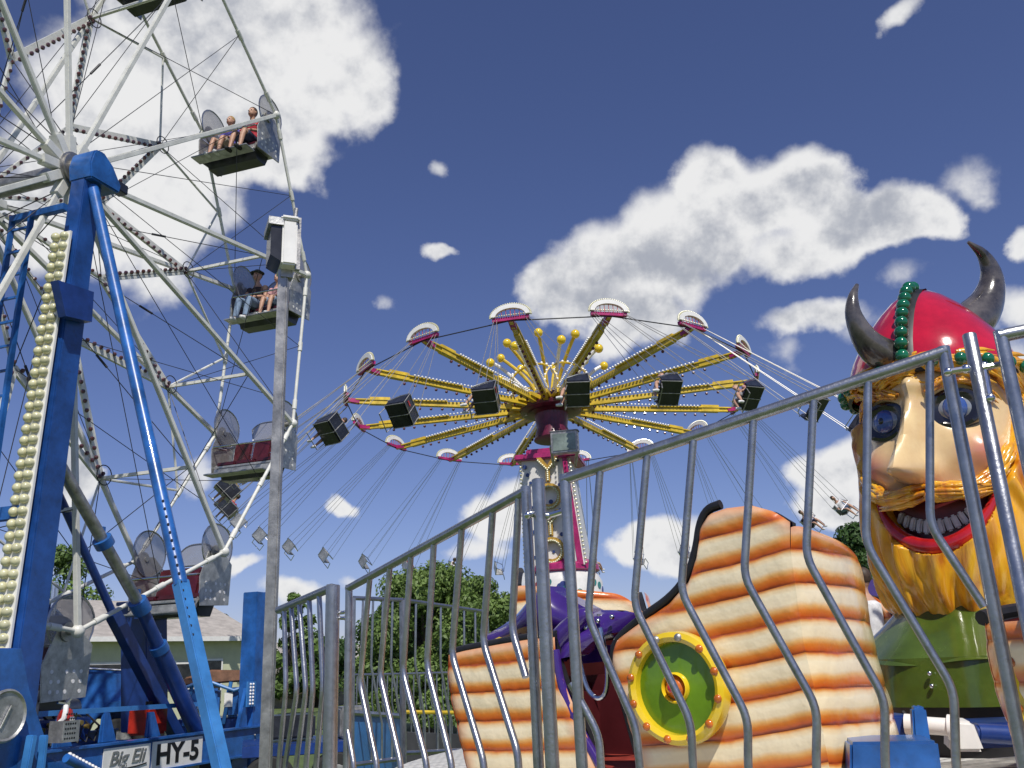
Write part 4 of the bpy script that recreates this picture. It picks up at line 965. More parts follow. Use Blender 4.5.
# ================================================================== FENCES
def fence(name, label, Lp, Rp, dl, dr, pickets, rr=.0225, pr=.0145, postr=.0215, zb=.9, lpost=True, rpost=True, group='steel fence panels round the ride', matp=steel, extra=None):
    P0 = at(*Lp, dl); P1 = at(*Rp, dr); hd_ = V((P1.x - P0.x, P1.y - P0.y, 0)).normalized(); nr = V((-hd_.y, hd_.x, 0))
    base_ = V((P0.x, P0.y, 0)) + hd_ * 0
    t = thing(name, base_, label, 'fence', group)
    def pl(px, py): return onplane(px, py, P0, nr)
    b = MB(); b.tube(P0 - (P1 - P0).normalized() * .01, P1 + (P1 - P0).normalized() * .01, rr, seg=16); b.build('top_rail', matp, t)
    sl = (P1 - P0) / V((P1.x - P0.x, P1.y - P0.y, 0)).length
    def rail_z(x): return P0.z + (x - P0).dot(hd_) * sl.z
    hgt = min(P0.z, P1.z) - zb
    bl, br_ = V((P0.x, P0.y, P0.z - hgt)), V((P1.x, P1.y, P1.z - hgt)) if False else V((P1.x, P1.y, zb))
    bl = V((P0.x, P0.y, zb))
    b = MB(); b.tube(bl + Z * .06, br_ + Z * .06, rr * .9, seg=14); b.build('bottom_rail', matp, t)
    for flag, p, bb in ((lpost, P0, bl), (rpost, P1, br_)):
        if flag:
            b = MB(); b.tube(bb, p + Z * rr * .8, postr, seg=16); b.build('post', matp, t)
    for pk in pickets:
        pts = [pl(x, y) for x, y in pk[0]]
        # snap the first point to the rail unless it springs from a post
        if pk[1] == 'rail': pts[0].z = rail_z(pts[0])
        if pk[2]:
            lst = pts[-1]; pts.append(V((lst.x, lst.y, zb + .06)))
        # round the knees
        sm = [pts[0]]
        for i in range(1, len(pts) - 1):
            p, u, w = pts[i], (pts[i - 1] - pts[i]), (pts[i + 1] - pts[i])
            ru = min(.05, u.length * .4); rw = min(.05, w.length * .4)
            A_, B_ = p + u.normalized() * ru, p + w.normalized() * rw
            for k in range(5):
                s_2 = k / 4; sm.append(A_ * (1 - s_2) ** 2 + p * 2 * s_2 * (1 - s_2) + B_ * s_2 ** 2)
        sm.append(pts[-1])
        b = MB(); b.path(sm, pr, 10, side=nr); b.build('picket', matp, t)
    return t, pl
pkA = []
for (tx_, k1, k2, bt) in [((601, 475), (588, 617), (636, 727), (640, 768)), ((648, 458), (634, 605), (691, 722), (693, 768)), ((694, 440), (681, 592), (748, 718), (748, 768)),
                          ((754, 420), (744, 577), (817, 708), (816, 768)), ((814, 398), (806, 557), (885, 700), (885, 768)), ((868, 378), (866, 544), (954, 690), (956, 768))]:
    pkA.append(([tx_, k1, k2, bt], 'rail', True))
pkA.append(([(930, 358), (930, 525), (984, 607)], 'rail', False)); pkA.append(([(571, 683), (599, 735), (601, 768)], 'post', True))
fA, plA = fence('ride_fence', 'near steel fence panel with kinked pickets in front of the green shield', (565, 479), (944, 352), 3.55, 3.0, pkA)
pkB = []
for (tx_, k1, k2) in [((370, 577), (360, 684), (377, 765)), ((390, 566), (380, 676), (401, 765)), ((411, 555), (403, 673), (427, 765)), ((434, 542), (427, 666), (452, 765)),
                      ((462, 527), (452, 655), (484, 762)), ((493, 510), (483, 642), (518, 753)), ]:
    pkB.append(([tx_, k1, k2], 'rail', True))
pkB.append(([(519, 497), (512, 630), (526, 677)], 'rail', False)); pkB.append(([(347, 727), (354, 765)], 'post', True))
fB, plB = fence('ride_fence', 'middle steel fence panel sloping up from left, before the left half of the striped boat', (349, 588), (526, 491), 5.3, 3.75, pkB, rr=.0215, pr=.0155, postr=.021)
pkC = []
for (tx_, k1, k2) in [((284, 608), (286, 690), (279, 760)), ((291, 604), (297, 691), (285, 765)), ((299, 602), (306, 691), (296, 765)), ((309, 599), (313, 690), (306, 765)), ((319, 595), (323, 689), (316, 765)), ]:
    pkC.append(([tx_, k1, k2], 'rail', True))
fC, plC = fence('ride_fence', 'leftmost near fence panel with closely seen pickets beside the tall light pole', (279, 610), (331, 588), 6.4, 5.6, pkC, rr=.026, pr=.017, postr=.028, lpost=False)
pkD = [([(1036, 352), (1052, 470), (1100, 600)], 'rail', True), ([(1090, 330), (1110, 470), (1150, 600)], 'rail', True)]
fD, plD = fence('ride_fence', 'fence panel cut off by the right edge of the photo, with bright handrail', (1001, 336), (1150, 305), 2.85, 2.75, pkD, zb=.9)
def post(name, px, py, Y, r, label, zb=.9, hinge=()):
    p = at(px, py, Y); t = thing(name, V((p.x, p.y, 0)), label, 'post')
    b = MB(); b.path([V((p.x, p.y, zb)), V((p.x, p.y, p.z - .004)), V((p.x, p.y, p.z))], [r, r, r * .86], 20); b.build('tube', steel, t)
    b = MB(); b.path([V((p.x, p.y, zb - .02)), V((p.x, p.y, zb + .01))], r * 1.8, 16); b.build('foot_plate', steel_d, t)
    for (hx, hy, x2, y2) in hinge:
        A_ = at(hx, hy, Y); B_ = at(x2, y2, Y - .02); b = MB(); b.tube(A_, B_, .011, seg=8); b.ball(A_, .016); b.ball(B_, .016); b.build('hinge_pin', chrome, t)
    return t
post('fence_post', 538, 479, 3.62, .0265, 'thick steel fence post standing in front of the letter tower', hinge=[(548, 516, 564, 511), (531, 514, 528, 515)])
post('fence_post', 969, 334, 2.9, .0225, 'tall steel fence post in front of the statue right eye', hinge=[(948, 372, 966, 369), (976, 369, 1004, 364), (984, 366, 990, 398)])
post('fence_post', 333, 585, 5.5, .042, 'steel fence post between the leftmost and middle fence panels', hinge=[(338, 613, 347, 612), (338, 618, 346, 618)])
# floodlight pole
lp = at(284, 270, 7.3); pole = thing('light_pole', V((lp.x, lp.y, 0)), 'tall square grey pole with boxy white floodlight, left of the fence', 'light pole')
q = MB(); q.box(V((lp.x, lp.y, lp.z / 2)), (.085, .085, lp.z)); q.build('pole', steel_d, pole, bevel=.01)
q = MB(); q.box(V((lp.x, lp.y, .03)), (.3, .3, .06)); q.build('foot_plate', steel_d, pole, bevel=.01)
lc = at(287, 248, 7.3); ax = (V((.92, .38, 0)).normalized(), V((-.38, .92, 0)).normalized(), Z)
q = MB(); q.box(lc + Z * -.02, (.13, .34, .42), ax); q.box(lc + Z * .21, (.16, .38, .04), ax); hb = q.build('lamp_housing', whiteclean, pole, bevel=.015)
q = MB(); q.prism([lc + ax[0] * -.07 + ax[1] * -.15 - Z * .2, lc + ax[0] * -.16 + ax[1] * -.15 - Z * .15, lc + ax[0] * -.16 + ax[1] * -.15 + Z * .12, lc + ax[0] * -.07 + ax[1] * -.15 + Z * .17], ax[1] * .3); q.build('lamp_glass', blackg, hb)
q = MB(); q.box(lc + ax[0] * -.12 + Z * .17, (.13, .34, .07), ax); q.build('visor', alum, hb)
q = MB(); q.box(lc - Z * .24, (.1, .1, .12), ax); q.tube(lc + ax[0] * .05 + Z * .2, lc + ax[0] * .07 + Z * .4, .02, seg=8); q.box(lc + ax[0] * .08 + ax[1] * -.1, (.04, .05, .5), ax); q.build('bracket', steel_d, pole)
# far fences of the ride
def simple_fence(label, pL, pR, dl, dr, hgt, n, rr=.022, pr=.012, kink=.12, mid=False):
    P0, P1 = at(*pL, dl), at(*pR, dr); t = thing('ride_fence', V((P0.x, P0.y, 0)), label, 'fence', 'steel fence panels round the ride')
    MB().tube(P0, P1, rr, seg=8).build('top_rail', steel, t); MB().tube(P0 - Z * hgt, P1 - Z * hgt, rr, seg=8).build('bottom_rail', steel, t)
    for p in (P0, P1): MB().tube(V((p.x, p.y, .02)), p, rr * 1.3, seg=8).build('post', steel, t)
    u = (P1 - P0) / n
    for i in range(1, n):
        p = P0 + u * i; k = u.normalized() * kink
        b = MB(); b.path([p, p - Z * hgt * .42 - k * .2, p - Z * hgt * .78 + k, p - Z * hgt + k], pr, 6); b.build('picket', steel, t)
    return t
simple_fence('far fence panel seen behind the middle panel, in front of the bushy tree', (353, 598), (402, 600), 9.3, 9.8, 1.55, 5)
simple_fence('far fence panel whose handrail runs down to the striped boat left edge', (403, 600), (486, 612), 9.8, 11.0, 1.5, 7)
simple_fence('low distant fence glimpsed below the far handrail, left half', (352, 675), (402, 674), 15.5, 16.3, 1.05, 10, kink=.06)
simple_fence('low distant fence glimpsed beside the striped boat left edge', (402, 674), (470, 672), 16.3, 17.2, 1.05, 12, kink=.06)
q = MB(); A_ = at(352, 713, 9.6); B_ = at(400, 716, 10.8); q.prism([V((A_.x, A_.y, .05)), V((B_.x, B_.y, .05)), B_, A_], V((0, .1, 0)))
bx = thing('skirting_sheet', V((A_.x, A_.y, 0)), 'light blue steel panel below the far fence, left of the striped boat', 'panel'); q.build('sheet', bluel, bx)
MB().tube(A_, B_, .03, seg=8).build('edge_tube', steel, bx)
A_ = at(404, 732, 14.5); B_ = at(476, 735, 15.8)
bx = thing('grey_skirting', V((A_.x, A_.y, 0)), 'dark grey skirting board under the distant fence beside the boat', 'panel')
q = MB(); q.prism([V((A_.x, A_.y, .05)), V((B_.x, B_.y, .05)), B_, A_], V((0, .1, 0))); q.build('board', mat('dark grey sheet', (.06, .06, .065), .6), bx)
MB().tube(at(401, 712, 14.4), at(478, 713, 15.6), .03, seg=8).build('yellow_rail', yellowp, bx)

bo_ = at(306, 745, 13.5); bo_.z = 0
bt = thing('flatbed_trailer', bo_, 'blue low trailer parked behind the leftmost fence panel', 'trailer')
bx_ = (V((.96, .28, 0)).normalized(), V((-.28, .96, 0)).normalized(), Z)
def BP(x, y, z): return bo_ + bx_[0] * x + bx_[1] * y + Z * z
q = MB(); q.box(BP(0, 0, .72), (1.7, 1.6, .14), bx_);  q.build('bed', blued, bt, bevel=.01)
q = MB(); q.box(BP(-.2, 0, .98), (.6, .7, .3), bx_); q.build('load_box', blackg, bt, bevel=.03)
q = MB(); q.box(BP(.62, -.1, 1.0), (.4, .7, .4), bx_); q.build('load_box', steel_d, bt, bevel=.03)
for x in (-.5, .35):
    q = MB(); q.lathe(BP(x, -.82, .34), [(0, 0), (.3, 0), (.34, .05), (.34, .18), (0, .18)], 22, (bx_[0], Z, bx_[1])); w = q.build('wheel', tyre, bt); q = MB(); q.lathe(BP(x, -.84, .34), [(0, 0), (.16, 0), (.18, .03)], 18, (bx_[0], Z, bx_[1])); q.build('rim', alum, w)
# ================================================================== STRIPED BOAT CARS
Bc = onplane(830, 768, at(800, 640, 4.2), V((0, 1, 0)))
C0 = V((at(805, 660, 4.2).x, 4.2, 0)); sdir = V((.788, -.616, 0)).normalized(); snor = V((-.616, -.788, 0)).normalized()    # side direction (towards prow) and outward normal
edir = -snor                                                                                               # prow end face runs inwards
Pn = C0.copy()
def ons(px, py, off=0.): return onplane(px, py, Pn + snor * off, snor)
BOATW = 1.0
darkred = mat('dark red interior', (.08, .008, .012), .5)
phi0 = math.atan2(C0.y - RC.y, C0.x - RC.x)
boat = thing('boat_car', V((C0.x, C0.y, DZ)), 'near striped orange and cream boat with yellow rimmed green shield', 'ride boat', 'striped boat cars circling the viking')
PH_ = .152
def poly_at(pts, t):
    # arc-length interpolation of a pixel polyline
    ls = [0]
    for i in range(1, len(pts)): ls.append(ls[-1] + math.hypot(pts[i][0] - pts[i - 1][0], pts[i][1] - pts[i - 1][1]))
    x = t * ls[-1]
    for i in range(1, len(pts)):
        if x <= ls[i] + 1e-9:
            k = (x - ls[i - 1]) / max(1e-9, ls[i] - ls[i - 1]); return V((pts[i - 1][0] + (pts[i][0] - pts[i - 1][0]) * k, pts[i - 1][1] + (pts[i][1] - pts[i - 1][1]) * k))
    return V(pts[-1])
def coons3(top, bot, lef, rig, nu, nv):
    """3D boundary polylines -> grid rows (bottom to top)"""
    def pa(pts, t):
        ls = [0]
        for i in range(1, len(pts)): ls.append(ls[-1] + (pts[i] - pts[i - 1]).length)
        x = t * ls[-1]
        for i in range(1, len(pts)):
            if x <= ls[i] + 1e-9: return pts[i - 1].lerp(pts[i], (x - ls[i - 1]) / max(1e-9, ls[i] - ls[i - 1]))
        return pts[-1]
    rows = []
    for j in range(nv + 1):
        v = j / nv; l, r = pa(lef, v), pa(rig, v); row = []
        for i in range(nu + 1):
            u = i / nu; b_, t_ = pa(bot, u), pa(top, u)
            row.append(b_ * (1 - v) + t_ * v + l * (1 - u) + r * u - (lef[0] * (1 - u) * (1 - v) + rig[0] * u * (1 - v) + lef[-1] * (1 - u) * v + rig[-1] * u * v))
        rows.append(row)
    return rows
def sweepz(p):
    s = (p - C0).dot(sdir)      # 0 at the prow corner, negative aft
    return .10 * math.exp(s / .55) + .02 * s
def plank_panel(name, rows, nrm, parent, thick=.07, bulge=.009, edges=True, inner=purple, sweep=sweepz, skip=''):
    b = MB(); nu = len(rows[0]) - 1; nv = len(rows) - 1; uvs = []; out = []
    for j, row in enumerate(rows):
        orow = []
        for i, p in enumerate(row):
            v = (p.z - sweep(p)) / PH_; fr = v - math.floor(v)
            ds = min(9 if 'L' in skip else (row[0] - p).length, 9 if 'R' in skip else (row[-1] - p).length, (rows[-1][i] - p).length * 1.2)
            k = bulge * (math.sin(PI * min(1, fr * 1.0)) ** .38) if fr > .0 else 0
            k -= .022 * max(0, 1 - ds / .05) ** 2
            k += .006 * mnoise.noise(p * 5)
            if 'L' in skip: k *= min(1, (row[0] - p).length / .045)
            if 'R' in skip: k *= min(1, (row[-1] - p).length / .045)
            orow.append(p + nrm * k); uvs.append((ds, v))
        out.append(orow)
    b.grid(out); base_n = len(b.v)
    o = b.build(name, plankm, parent, uv=uvs, recalc=False, sharp=75)
    # check the normal direction
    me = o.data; me.calc_loop_triangles() if hasattr(me, 'calc_loop_triangles') else None
    if sum((pp.normal.dot(nrm) for pp in me.polygons)) < 0: me.flip_normals()
    # inner skin
    k = MB(); st = 4
    rws = [[p - nrm * thick for p in r[::st] + ([] if (nu % st == 0) else [r[-1]])] for r in rows[::8] + ([] if nv % 8 == 0 else [rows[-1]])]
    k.grid(rws); k.build('inner_skin', inner, o, recalc=False)
    loop = rows[0] + [r[-1] for r in rows[1:]] + rows[-1][::-1][1:] + [r[0] for r in rows[::-1]][1:-1]
    e = MB(); n_ = len(loop); e.add([p - nrm * 0.03 for p in loop] + [p - nrm * thick for p in loop], [(i, (i + 1) % n_, n_ + (i + 1) % n_, n_ + i) for i in range(n_)]); e.build('edge_band', blackr, o, recalc=False)
    return o
zb_ = DZ + .03
def P2(pts): return [ons(x, y) for x, y in pts]
def down(p, z=zb_): return V((p.x, p.y, z))
# stern half of the outer side
topL = P2([(447, 655), (462, 651), (500, 644), (530, 639), (553, 637)]); lefL = P2([(468, 768), (458, 740), (449, 700), (446, 672), (447, 655)]); rigL = P2([(603, 765), (584, 731), (564, 687), (554, 655), (553, 637)])
lefL[0] = down(lefL[0]); rigL[0] = down(rigL[0])
rowsL = coons3(topL, [lefL[0], rigL[0]], lefL, rigL, 40, 110)
plank_panel('hull_side', rowsL, snor, boat)
topR = P2([(611, 652), (616, 640), (640, 622), (668, 604), (688, 581), (697, 552), (700, 526), (708, 514), (725, 508), (750, 505), (772, 511), (790, 522)])
lefR = P2([(640, 768), (630, 735), (617, 690), (611, 665), (611, 652)]); rigR = P2([(832, 775), (817, 700), (804, 645), (796, 590), (790, 545), (790, 522)])
lefR[0] = down(lefR[0]); rigR[0] = down(rigR[0])
rowsR = coons3(topR, [lefR[0], rigR[0]], lefR, rigR, 64, 150)
plank_panel('hull_side', rowsR, snor, boat, skip='R')
# prow end face: mirror of the corner line across the boat
def inw(p, w): return p + edir * w
def endface(name, cl, capz, parent, dirw, width, taper):
    """cl: corner line bottom->top; builds a planked face running inwards"""
    lef = cl; rig = []
    for p in cl:
        rig.append(p + dirw * (width))
    nu = 36; top = []
    h = cl[-1].z
    for i in range(nu + 1):
        t = i / nu; p = lef[-1].lerp(rig[-1], t); top.append(p)
    return coons3(top, [lef[0], rig[0]], lef, rig, nu, 130)
cl = rigR
rowsE = endface('hull_end', cl, 0, boat, edir, BOATW, 0)
# round the far shoulder down and pull the bottom out so the bow tapers like the photo
for j, row in enumerate(rowsE):
    for i, p in enumerate(row):
        t = i / (len(row) - 1)
        hh_ = (p.z - zb_)
        drop = .24 * max(0, (t - .72) / .28) ** 2 + .17 * t + .03 * max(0, (.12 - t) / .12) ** 2
        bow = .09 * math.sin(PI * t)                       # slightly curved bow
        row[i] = p + sdir * bow - Z * drop * (hh_ / 1.4) - edir * (.14 * t * (hh_ / 1.4) ** 2)
plank_panel('hull_end', rowsE, sdir, boat, bulge=.009, skip='L', inner=darkred, sweep=lambda p: .02 * 0 + sweepz(C0) - .03 * ((p - C0).dot(edir) / BOATW))
# inner side (far from the camera) mirrored, without a door
def mir(p):
    w = (p - C0).dot(edir); hh = max(0, (p.z - zb_) / 1.4); return p + edir * (BOATW - .14 * hh ** 2 - 2 * w) - Z * .34 * hh * max(0, min(1, 1 + (p - C0).dot(sdir) / .8))
fullL = coons3([mir(p) for p in topL] + [mir(p) for p in topR], [mir(lefL[0]), mir(rigR[0])], [mir(p) for p in lefL], [mir(p) for p in rigR], 60, 110)
plank_panel('hull_side', fullL, edir, boat, inner=darkred)
# stern end face
rowsS = coons3([topL[0], mir(topL[0])], [lefL[0], mir(lefL[0])], lefL, [mir(p) for p in lefL], 36, 90)
for row in rowsS:
    for i, p in enumerate(row): row[i] = p - sdir * .06 * math.sin(PI * i / (len(row) - 1))
plank_panel('hull_end', rowsS, -sdir, boat)
# gunwales
def gunwale(pts, r=.03):
    q = MB(); q.path([p - snor * .035 + Z * .012 for p in pts], r, 10); q.build('gunwale', blackr, boat)
def smooth_poly(pts, n=3):
    for _ in range(n):
        o = [pts[0]]
        for i in range(len(pts) - 1): o += [pts[i].lerp(pts[i + 1], .25), pts[i].lerp(pts[i + 1], .75)]
        o.append(pts[-1]); pts = o
    return pts
gunwale(topL, .024)
rim = P2([(636, 760), (617, 690), (610, 660), (613, 642), (640, 619), (668, 600), (686, 577), (694, 550), (697, 526), (704, 511), (718, 506)])
gunwale(smooth_poly(rim, 2), .024)
q = MB(); q.path(smooth_poly([mir(p) + snor * -.0 + Z * .02 for p in topL + topR[2:5]], 1), .03, 8); q.build('gunwale', blackr, boat)
# shield
def shield(cpt, nrm, up_, r, parent, label=None, green=greend):
    x_ = up_.cross(nrm).normalized(); A3 = (x_, up_, nrm)
    q = MB(); q.lathe(cpt, [(r * .8, .0), (r * .98, .0), (r * 1.0, .03), (r * .97, .07), (r * .88, .085), (r * .80, .07), (r * .78, .03), (r * .8, .0)], 48, A3); sh = q.build('shield', yellowg, parent)
    q = MB(); q.lathe(cpt, [(0, .05), (r * .2, .052), (r * .5, .048), (r * .79, .035), (r * .79, 0), (0, 0)], 48, A3); q.build('shield_face', green, sh)
    q = MB(); q.lathe(cpt, [(r * .27, .04), (r * .27, .07), (r * .24, .08), (r * .22, .07), (r * .22, .05)], 32, A3); q.build('boss_ring', yellowg, sh)
    q = MB(); q.lathe(cpt, [(0, .085), (r * .1, .08), (r * .2, .06), (r * .22, .04)], 24, A3); q.build('boss', orangep, sh)
    q = MB(); q.ball(cpt + nrm * .085, .028, A3); q.build('boss_knob', redp, sh)
    for i in range(12):
        t = i * PI / 6 + .2; q = MB(); c = cpt + (x_ * math.cos(t) + up_ * math.sin(t)) * r * .885 + nrm * .085
        q.ball(c, (.02, .02, .014), A3, nu=10, nv=6); q.build('rivet', steel_d if 1 < i < 4 else orangep, sh)
    return sh
sc0 = ons(685, 687); rsh = .5 * ((ons(685, 627) - ons(685, 748)).length + (ons(637, 687) - ons(733, 687)).length) / 2 * .98
shield(sc0 + snor * .035, snor, (Z * 1 + sdir * -.1 - (Z - sdir * .1).dot(snor) * snor).normalized(), rsh, boat)
shield(lefL[0] + edir * .55 - sdir * .09 + Z * .42, -sdir, Z, .36, boat)
# interior: floor, benches, seat backs, door trim
q = MB(); c1_, c2_ = lefL[0] + Z * .04 + edir * .08, rigR[0] + Z * .04 + edir * .08; q.prism([c1_ + sdir * .1, c2_ - sdir * .1, c2_ - sdir * .1 + edir * (BOATW - .2), c1_ + sdir * .1 + edir * (BOATW - .2)], Z * .04); q.build('floor', floorred, boat)
s0, s1_ = (lefL[0] - C0).dot(sdir), (rigR[0] - C0).dot(sdir)
def L_(s, w, z): return V((C0.x, C0.y, 0)) + sdir * s + edir * w + Z * z
sd0 = (ons(555, 690) - C0).dot(sdir); sd1 = (ons(612, 660) - C0).dot(sdir); zg = ons(550, 640).z
q = MB(); q.box(L_((s0 + sd0) / 2 - .05, BOATW / 2, DZ + .3), ((sd0 - s0) * .55, BOATW - .25, .42), (sdir, edir, Z)); q.build('bench', darkred, boat, bevel=.05)
q = MB(); bs = sd1 + .1; q.prism([L_(bs - .12, .15, DZ + .05), L_(bs + .06, .15, DZ + .42), L_(bs + .5, .15, DZ + .42), L_(bs + .5, .15, DZ + .05)], edir * (BOATW - .3)); q.build('bench', floorred, boat, bevel=.03)
# purple seat-back canopy with a peak
pk = [(488, 634), (515, 612), (545, 590), (551, 585), (558, 593), (578, 606), (602, 618)]
wcan = .5
def onw(px, py, w): return ons(px, py, -w)
tri = [onw(x, y, wcan) for x, y in pk]; lowp = [onw(488, 642, wcan), onw(610, 630, wcan)]
q = MB(); n2 = 26; rows = []
for j in range(9):
    v = j / 8; row = []
    for i in range(n2 + 1):
        u = i / n2; tp = poly_at([(x, y) for x, y in pk], u); p = onw(tp.x, tp.y, wcan); b_ = onw(486 + 126 * u, 650 - 14 * u, wcan)
        pp = b_.lerp(p, v) + snor * (.10 * math.sin(PI * v) * (.4 + .6 * math.sin(PI * u)) - .05 * math.sin(u * PI * 3) * v) ; row.append(pp)
    rows.append(row)
q.grid(rows); q.grid([[p + edir * .16 for p in r] for r in rows]); q.grid([rows[-1], [p + edir * .16 for p in rows[-1]]]); q.build('seat_back', purple, boat, recalc=True)
# rolled purple shoulder beside the door, with silver studs
rp = smooth_poly([onw(x, y, .1) for x, y in [(556, 700), (550, 672), (550, 655), (562, 636), (576, 622), (590, 610)]], 2)
q = MB(); q.path(rp, [.035 + .028 * math.sin(PI * min(1, i_ / (len(rp) - 1) * 1.0)) - (.045 * max(0, 1 - (len(rp) - 1 - i_) / 4) ** 1.5) for i_ in range(len(rp))], 12); q.build('shoulder_roll', purple, boat)
rows = []
for (xa, ya, xb, yb, dep_) in [(556, 662, 578, 655, .10), (560, 645, 592, 642, .12), (572, 630, 606, 634, .16), (582, 622, 620, 632, .2), (590, 615, 634, 626, .22), (602, 610, 642, 621, .24), (616, 610, 650, 616, .26)]:
    A2, B2 = onw(xa, ya, dep_), onw(xb, yb, dep_); rows.append([A2.lerp(B2, t) + snor * (.06 * math.sin(PI * t)) for t in [i / 8 for i in range(9)]])
q = MB(); q.grid(rows); q.grid([[p + edir * .1 for p in r] for r in rows]); q.grid([[r[0] for r in rows], [r[0] + edir * .1 for r in rows]]); q.grid([[r[-1] for r in rows], [r[-1] + edir * .1 for r in rows]]); q.build('shoulder_cushion', purple, boat)
q = MB(); q.prism([onw(574, 648, .3), onw(606, 645, .3), onw(608, 661, .3), onw(578, 664, .3)], edir * .12); q.build('seat_apron', purple, boat, bevel=.01)
q = MB(); q.path(smooth_poly([onw(x, y, .02) for x, y in [(555, 650), (560, 684), (580, 731), (600, 765)]], 2), .026, 10); q.build('door_trim', purple, boat)
studs = []
for x, y in [(552, 668), (556, 686), (562, 646), (573, 636), (586, 628), (598, 621), (612, 617)]:
    q = MB(); q.ball(onw(x, y, .13), .015, nu=10, nv=6); q.build('stud', chrome, boat)
q = MB(); q.box(L_((s0 + s1_) / 2, BOATW * .72, DZ + .25), ((s1_ - s0) * .8, .05, .6), (sdir, edir, Z)); q.build('inner_panel', darkred, boat)
q = MB(); hp_ = smooth_poly([onw(x, y, .06) for x, y in [(576, 648), (584, 680), (590, 694), (600, 700), (607, 692), (608, 670), (603, 640), (600, 628)]], 2); q.path(hp_, .013, 8); q.build('grab_handle', chrome, boat)
q = MB(); q.path([onw(574, 648, .1), onw(590, 640, .16), onw(612, 634, .2)], .02, 8); q.path([onw(600, 614, .2), onw(602, 650, .2)], .018, 8); q.build('latch', steel_d, boat)

def place_boat(ang, label):
    c = copy_tree(boat); rel = boat.location - V((RC.x, RC.y, DZ)); rz = Matrix.Rotation(ang, 3, 'Z')
    c.location = V((RC.x, RC.y, DZ)) + rz @ rel; c.rotation_euler = (0, 0, ang); c['label'] = label; return c
b2 = place_boat(R(-57), 'second striped boat seen end-on behind the purple seat back')
_v = Matrix.Rotation(R(-57), 3, 'Z') @ (rowsE[-1][18] - boat.location) * 1.12; _z = rowsE[-1][8].z
_t = onz(580, 584, _z); b2.location = V((_t.x - _v.x, _t.y - _v.y, DZ)); b2.scale = (1.12, 1.12, 1.0)
place_boat(R(-144), 'far striped boat carrying a rider, left of the viking green shirt')
place_boat(R(64.2), 'striped boat cut off by the right edge of the photo')

# ================================================================== VIKING STATUE
yaw = math.atan2(-.67, -.74)
Yd = V((.645, .765, 0)).normalized()          # backwards (away from the face)
Xr = V((Yd.y, -Yd.x, 0))                    # the viewer's right when facing the face: Xr x Z...
Hc = RCx.copy()                             # axis at the cheeks
SCL = 6.3 / F_                              # metres per pixel-ish at that distance
Fd = -Yd
vik = thing('viking_statue', V((RC.x, RC.y, DZ)), 'giant painted viking bust with red horned helmet, golden beard and green shirt', 'statue')
def HV(th, r, z): # th = 0 is straight ahead of the face, positive to the viewer's right
    return V((RC.x, RC.y, Hc.z + z)) + Fd * (math.cos(th) * r) + Xr * (math.sin(th) * r)
hz0 = Hc.z
def gauss(x, s): return math.exp(-(x / s) ** 2)
def face_r(th, z):
    r = .50 * math.sqrt(max(.05, 1 - ((z - .0) / 1.25) ** 2))
    front = gauss(th, 1.0)
    r += .04 * front
    for sg in (-1, 1): r -= .075 * gauss(th - sg * .50, .25) * gauss(z - .18, .13)
    r += .05 * gauss(z - .36, .07) * gauss(th, .8)
    for sg in (-1, 1): r += .09 * gauss(th - sg * .66, .28) * gauss(z + .14, .15)
    if z < -.40: r *= 1 - .28 * min(1, (-.40 - z) / .06)
    nz = max(0, min(1, (.34 - z) / .58)) if z > -.24 else max(0, 1 - ((-.24 - z) / .10) ** 2)
    w = .045 + .065 * nz
    r += (.07 + .35 * nz ** 1.4) * gauss(th + .10 * nz, w + .04) * (1 if z < .40 else max(0, 1 - (z - .4) / .06)) * (1 if z > -.34 else 0)
    for sg in (-1, 1): r += .05 * gauss(th + .10 - sg * .17, .07) * gauss(z + .21, .06)
    return r
def surf(fn, th0, th1, z0, z1, nt_, nz_, mi=None, mats=None):
    rows = [[HV(th0 + (th1 - th0) * i / nt_, fn(th0 + (th1 - th0) * i / nt_, z0 + (z1 - z0) * j / nz_), z0 + (z1 - z0) * j / nz_) for i in range(nt_ + 1)] for j in range(nz_ + 1)]
    return rows
q = MB(); rows = surf(face_r, -PI, PI, -.72, .62, 150, 110); q.grid(rows)
# cheeks and nose tip carry the blush paint
for fi, f in enumerate(q.f):
    p = (q.v[f[0]] + q.v[f[2]]) / 2; z = p.z - hz0; rel = p - V((RC.x, RC.y, 0)); th = math.atan2(rel.dot(Xr), rel.dot(Fd))
    pass
head = q.build('head', [skinp], vik, sharp=60, recalc=True)
ca = head.data.color_attributes.new('blush_paint', 'FLOAT_COLOR', 'POINT')
for vi, vt in enumerate(head.data.vertices):
    p = vt.co + root_of(vik); z = p.z - hz0; rel = p - V((RC.x, RC.y, 0)); th = math.atan2(rel.dot(Xr), rel.dot(Fd))
    k = max(gauss(th - sg * .70, .26) * gauss(z + .15, .12) for sg in (-1, 1)) + .35 * gauss(th, .25) * gauss(z + .30, .06)
    k = min(1, k + .12 * mnoise.noise(V((th * 5, z * 6, 0)))); k = max(0, k)
    ca.data[vi].color = (k, k, k, 1)
_nt = skinp.node_tree; _b = _nt.nodes['Principled BSDF']; _src = _b.inputs['Base Color'].links[0].from_socket
_at = _nt.nodes.new('ShaderNodeAttribute'); _at.attribute_name = 'blush_paint'; _mx = _nt.nodes.new('ShaderNodeMix'); _mx.data_type = 'RGBA'; _mx.inputs['B'].default_value = (.66, .22, .15, 1)
_nt.links.new(_at.outputs['Fac'], _mx.inputs['Factor']); _nt.links.new(_src, _mx.inputs['A']); _nt.links.new(_mx.outputs['Result'], _b.inputs['Base Color'])
